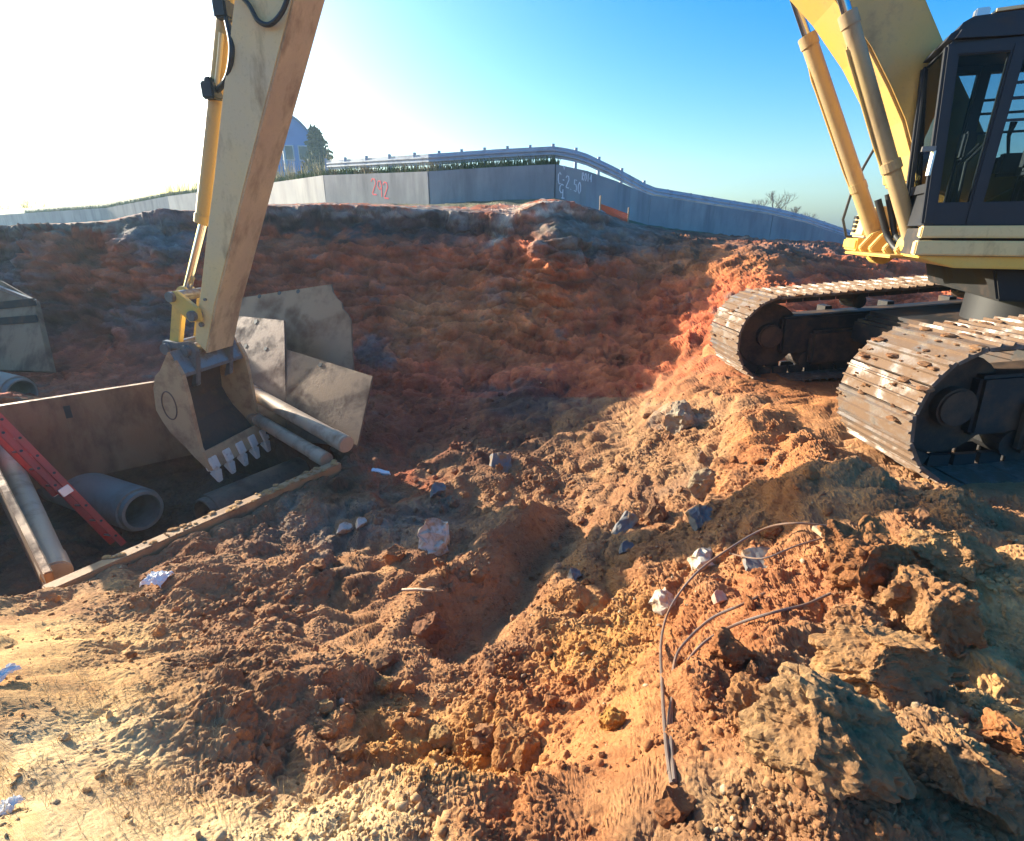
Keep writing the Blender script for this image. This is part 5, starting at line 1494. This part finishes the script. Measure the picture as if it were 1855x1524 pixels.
slab(908, 848, 44, 46, 14, M_SLATE, 'blue grey slab in the shade of the pit', (0.9, 0.1), 0.2)
slab(795, 893, 34, 24, 16, M_SLATE, 'small grey stone in the shade left of the blue grey slab', (0.4, 0.0), 0.5)
slab(690, 858, 40, 10, 8, M_WHITE, 'thin white strip lying in the shade of the pit', (0.4, 0.1), -0.3, 'scrap')
slab(627, 963, 26, 20, 14, M_PALE, 'pale yellow stone at the shadow edge, left of a paler one', (0.4, 0.1), 0.3, 'stone')
slab(655, 953, 22, 18, 12, M_PALE, 'pale stone at the shadow edge, right of the yellow one', (0.4, 0.1), 0.9, 'stone')
slab(1262, 1018, 70, 40, 34, M_PALE, 'whitish broken stone left of the flat slate', (0.5, 0.2), 0.5, 'stone')
slab(1037, 1046, 30, 24, 18, M_SLATE, 'small grey stone on the slope between slab and hollow', (0.4, 0.1), 0.8, 'stone')
slab(1192, 1092, 40, 40, 28, M_PALE, 'pale grey stone at the left of the cables', (0.5, 0.1), 0.8, 'stone')
slab(1308, 1088, 28, 22, 12, worn('pinkish_stone', (0.52, 0.30, 0.20), (0.40, 0.2, 0.1), 0.9, 0, 0.5, 0.7, 6), 'flat pinkish stone on the red slope inside the cables', (0.4, 0.0), 0.4, 'stone')

# crumpled white bag, scraps, stake, white stick
def crumple(px, py, w, h, label, seed, m=M_WHITE):
    p = hit(px, py); _, _, dd = project(p); s = dd / F_PX
    bm = bmesh.new(); bmesh.ops.create_grid(bm, x_segments=14, y_segments=12, size=0.5)
    of = Vector((seed, seed, seed))
    for v in bm.verts:
        q = v.co.copy()
        v.co = Vector((q.x * w * s + mnoise.noise(q * 3 + of) * 6 * s, q.y * h * s * 1.5 + mnoise.noise(q * 3 - of) * 6 * s, (abs(mnoise.noise(q * 4 + of)) * 14 + mnoise.noise(q * 9 + of) * 3 - 22 * q.length_squared) * s))
    bmesh.ops.solidify(bm, geom=list(bm.faces), thickness=0.6 * s)
    me = bpy.data.meshes.new('plastic_bag'); bm.to_mesh(me); bm.free(); me.materials.append(m)
    o = bpy.data.objects.new('plastic_bag', me); COL.objects.link(o); o.location = Vector(p) + Vector((0, 0, 14 * s))
    tag(o, label, 'litter'); return o
crumple(287, 1056, 38, 26, 'crumpled white plastic bag lying near the near side plate', 3)
crumple(2, 1238, 22, 40, 'white scrap of plastic at the left edge of the ground', 8)
crumple(30, 1462, 26, 26, 'small white scrap of paper near the lower left corner', 12)
a_ = hit(1470, 968) + np.array([0, 0, 0.05]); b_ = hit(1520, 998) + np.array([0, 0, 0.02])
stake = MB().bar(a_, b_ + (b_ - a_) * 0.3, 0.05, 0.035).build('wooden_stake', M_WOOD, None, bevel=0.004, loc=tuple(a_)); tag(stake, 'broken wooden stake sticking out of the earth at the cable ends', 'stake')
a_, b_ = hit(730, 1079) + np.array([0, 0, 0.05]), hit(783, 1080) + np.array([0, 0, 0.05])
wsx = MB().tube([a_, (a_ + b_) / 2 + EZ * 0.01, b_], 0.014, 8).build('pale_stick', M_SPREAD, None, loc=tuple(a_)); tag(wsx, 'pale straight stick on the brown slope in the middle', 'stick')

# three rusty wire ropes arching over the slope
def rope(pix, label, r):
    pts = []
    for (x, y, h) in pix:
        p = hit(x, y)
        rr_ = ray(x, y); _, _, dd = project(p)
        pts.append(rr_ * (dd * (1 - h)))
    P4 = [Vector(p) for p in pts]; out = []
    n = len(P4)
    for i in range(n - 1):
        p0, p1, p2, p3 = P4[max(i - 1, 0)], P4[i], P4[i + 1], P4[min(i + 2, n - 1)]
        for k_ in range(8):
            t = k_ / 8
            out.append(np.array(0.5 * ((2 * p1) + (p2 - p0) * t + (2 * p0 - 5 * p1 + 4 * p2 - p3) * t * t + (3 * p1 - p0 - 3 * p2 + p3) * t ** 3)))
    out.append(np.array(P4[-1]))
    # even out the depth so that the rope arches smoothly
    o = np.array(out)
    dd = np.linalg.norm(o, axis=1); kk = np.ones(9) / 9
    ds = np.convolve(np.pad(dd, 4, mode='edge'), kk, 'valid'); ds = np.minimum(ds, dd - 0.02)
    for i_ in range(len(o)):
        x_, y_, _ = project(o[i_])
        ds[i_] = min(ds[i_], np.linalg.norm(hit(float(x_), float(y_))) - 0.035)
    ds = np.minimum(ds, np.convolve(np.pad(ds, 2, mode='edge'), np.ones(5) / 5, 'valid'))
    o = o / dd[:, None] * ds[:, None]
    ob = MB().tube(list(o), r, 8).build('wire_rope', M_WIRE, None, smooth=True, loc=tuple(o[0])); tag(ob, label, 'cable', 'rusty cables on the slope')
rope([(1217, 1420, 0.0), (1207, 1350, .02), (1200, 1250, .04), (1198, 1160, .05), (1215, 1100, .05), (1260, 1040, .05), (1320, 995, .05), (1385, 958, .04), (1440, 948, .03), (1500, 953, .0)], 'longest rusty cable, leftmost, arching up past the flat slate', 0.0085)
rope([(1222, 1415, 0.0), (1216, 1320, .02), (1222, 1200, .04), (1245, 1160, .04), (1290, 1120, .04), (1345, 1095, .03), (1385, 1075, .0)], 'middle rusty cable, shortest, bending into the red slope', 0.0085)
rope([(1212, 1400, 0.0), (1213, 1290, .03), (1235, 1215, .05), (1275, 1165, .05), (1330, 1133, .05), (1400, 1110, .04), (1460, 1095, .03), (1505, 1075, .0)], 'rightmost rusty cable, arching low toward the round lump', 0.0085)
rope([(1322, 1003, .02), (1380, 1012, .03), (1440, 990, .02), (1490, 975, .0)], 'short rusty wire lying across the flat slate', 0.006)

# loose clods: the ones that show largest are things of their own
VAR = [rock_mesh('earth_clod', 300 + i, 3, 0.6, 0.5) for i in range(12)]
ok = (PX > 5) & (PX < 1850) & (PY > 560) & (PY < 1519) & (RR < 13) & (sdT > 0.12) & ~under
ok &= ~((PX > 1280) & (PY < 880) & (P[:, 0] > 3.0))
cand = np.where(ok)[0]
REG = [
 ('brown clod of earth loose in the sunlit hollow of the foreground', lambda x, y: y > 960 and 420 < x <= 1180, 'loose clods in the foreground hollow', 95, (12, 30)),
 ('brown clod of earth loose on the slope around the cables and tracks', lambda x, y: y > 690 and x > 1180, 'loose clods on the slope below the tracks', 80, (11, 28)),
 ('dark clod of earth lying in the shade of the pit', lambda x, y: y <= 960 and 640 < x <= 1180, 'clods in the shade of the pit', 50, (9, 22)),
 ('tan clod of earth loose on the beaten ground at lower left', lambda x, y: y > 1080 and x <= 420, 'clods on the ground at lower left', 35, (9, 22)),
]
for lab, test, grp, n_, (w0, w1) in REG:
    made = 0
    while made < n_:
        i = int(RNG.choice(cand))
        if not test(PX[i], PY[i]): continue
        if abs(PX[i] - 1215) < 32 and PY[i] > 1080: continue
        if smooth_l[i] > 0.5 and RNG.random() < 0.5: continue
        wpx = w0 + (w1 - w0) * RNG.random() ** 2.2
        R = 0.5 * wpx * PD[i] / F_PX
        R = min(R, 0.085)
        cc = soil[i] * RNG.uniform(0.7, 1.15) * (np.array([1.0, 0.95, 0.9]) if RNG.random() < 0.6 else np.array([1, 1.05, 1.15]))
        o = put(VAR[int(RNG.integers(12))], 'earth_clod', PF[i] + np.array([0, 0, R * 0.35]), (R * RNG.uniform(.8, 1.3), R * RNG.uniform(.8, 1.2), R * RNG.uniform(.65, 1.0)), tuple(RNG.uniform(0, 6.28, 3)), tuple(np.clip(cc, .02, .8)))
        tag(o, lab, 'clod', grp); made += 1

# crumbs and pebbles nobody could count
def crumbs(n, smin, smax, name, label):
    pick = RNG.choice(cand, n)
    dens = np.clip(roughm[pick] * 1.0, 0.2, 1)
    cl = perlin(PF[pick] * 1.8 + 40) + 0.5 * perlin(PF[pick] * 5 + 11)
    dens *= np.clip(0.35 + cl * 1.6, 0.06, 1)
    pick = pick[RNG.random(n) < dens]
    n = len(pick)
    R = smin * (1 - RNG.random(n) * (1 - (smin / smax) ** 1.6)) ** (-1 / 1.6)
    okp = R * F_PX / PD[pick] > 1.2
    pick, R = pick[okp], R[okp]; n = len(pick)
    ph = (1 + 5 ** 0.5) / 2
    iv = np.array([(-1, ph, 0), (1, ph, 0), (-1, -ph, 0), (1, -ph, 0), (0, -1, ph), (0, 1, ph), (0, -1, -ph), (0, 1, -ph), (ph, 0, -1), (ph, 0, 1), (-ph, 0, -1), (-ph, 0, 1)]) / 1.9
    fi = np.array([(0, 11, 5), (0, 5, 1), (0, 1, 7), (0, 7, 10), (0, 10, 11), (1, 5, 9), (5, 11, 4), (11, 10, 2), (10, 7, 6), (7, 1, 8), (3, 9, 4), (3, 4, 2), (3, 2, 6), (3, 6, 8), (3, 8, 9), (4, 9, 5), (2, 4, 11), (6, 2, 10), (8, 6, 7), (9, 8, 1)])
    # a few turned, dented copies
    V_ = np.empty((n, 12, 3), np.float32)
    ang = RNG.uniform(0, 2 * math.pi, n); jit = RNG.uniform(0.5, 1.35, (n, 12, 1))
    sc = RNG.uniform(0.65, 1.25, (n, 1, 3)); v = iv[None] * jit * sc
    ca, sa = np.cos(ang)[:, None], np.sin(ang)[:, None]
    V_[..., 0] = v[..., 0] * ca - v[..., 1] * sa; V_[..., 1] = v[..., 0] * sa + v[..., 1] * ca; V_[..., 2] = v[..., 2]
    V_ *= R[:, None, None]
    V_ += PF[pick][:, None, :]
    V_[..., 2] += (R * 0.25)[:, None]
    F_ = (fi[None] + (np.arange(n) * 12)[:, None, None]).reshape(-1, 3).astype(np.int32)
    me = bpy.data.meshes.new(name)
    me.vertices.add(n * 12); me.vertices.foreach_set('co', V_.ravel())
    me.loops.add(F_.size); me.loops.foreach_set('vertex_index', F_.ravel())
    me.polygons.add(len(F_)); me.polygons.foreach_set('loop_start', (np.arange(len(F_)) * 3).astype(np.int32))
    me.update(calc_edges=True)
    at = me.attributes.new('soil', 'FLOAT_COLOR', 'POINT')
    c = soil[pick] * RNG.uniform(0.65, 1.3, (n, 1))
    pale = RNG.random(n) < 0.03; c[pale] = np.array((0.55, 0.42, 0.26)) * RNG.uniform(0.6, 1.2, (pale.sum(), 1))
    c4 = np.ones((n, 12, 4), np.float32); c4[..., :3] = np.clip(c, .01, .85)[:, None, :]
    at.data.foreach_set('color', c4.ravel())
    me.materials.append(M_SOIL)
    print('CRUMBS', n)
    o = bpy.data.objects.new(name, me); COL.objects.link(o); tag(o, label, None, None, 'stuff')
crumbs(60000, 0.0035, 0.024, 'soil_crumbs', 'loose crumbs and pebbles of clay scattered over the dug ground')

# dry straw lying on the beaten ground
sel = cand[(smooth_l[cand] > 0.25) & (PY[cand] > 1180)]
tufts = RNG.choice(sel, 40)
sp_pts = []
for t_ in tufts:
    for _ in range(26):
        p = PF[t_] + np.array([RNG.normal() * 0.07, RNG.normal() * 0.07, 0.0]); sp_pts.append((p[0], p[1], ground_z(p[0], p[1])))
blades('dry_straw', sp_pts, 0.06, M_STRAW, 'dry straw and grass wisps on the beaten ground at lower left', 9, 1.6, 0.0012)

# ------------------------------------------------------------------ the air, a thin haze added for lens glare
hz = MB().box((0, 0, 12), (440, 0, 0), (0, 440, 0), (0, 0, 18))
hm = bpy.data.materials.new('glare_haze'); hm.use_nodes = True
ht = hm.node_tree; ht.nodes.clear()
pv = ht.nodes.new('ShaderNodeVolumePrincipled')
pv.inputs['Color'].default_value = (0.55, 0.80, 1.0, 1)
pv.inputs['Density'].default_value = 0.0010
pv.inputs['Anisotropy'].default_value = 0.35
ho = ht.nodes.new('ShaderNodeOutputMaterial')
ht.links.new(pv.outputs[0], ho.inputs['Volume'])
haze = hz.build('haze', hm)
haze['kind'] = 'stuff'; haze['label'] = 'thin pale haze added for lens glare'
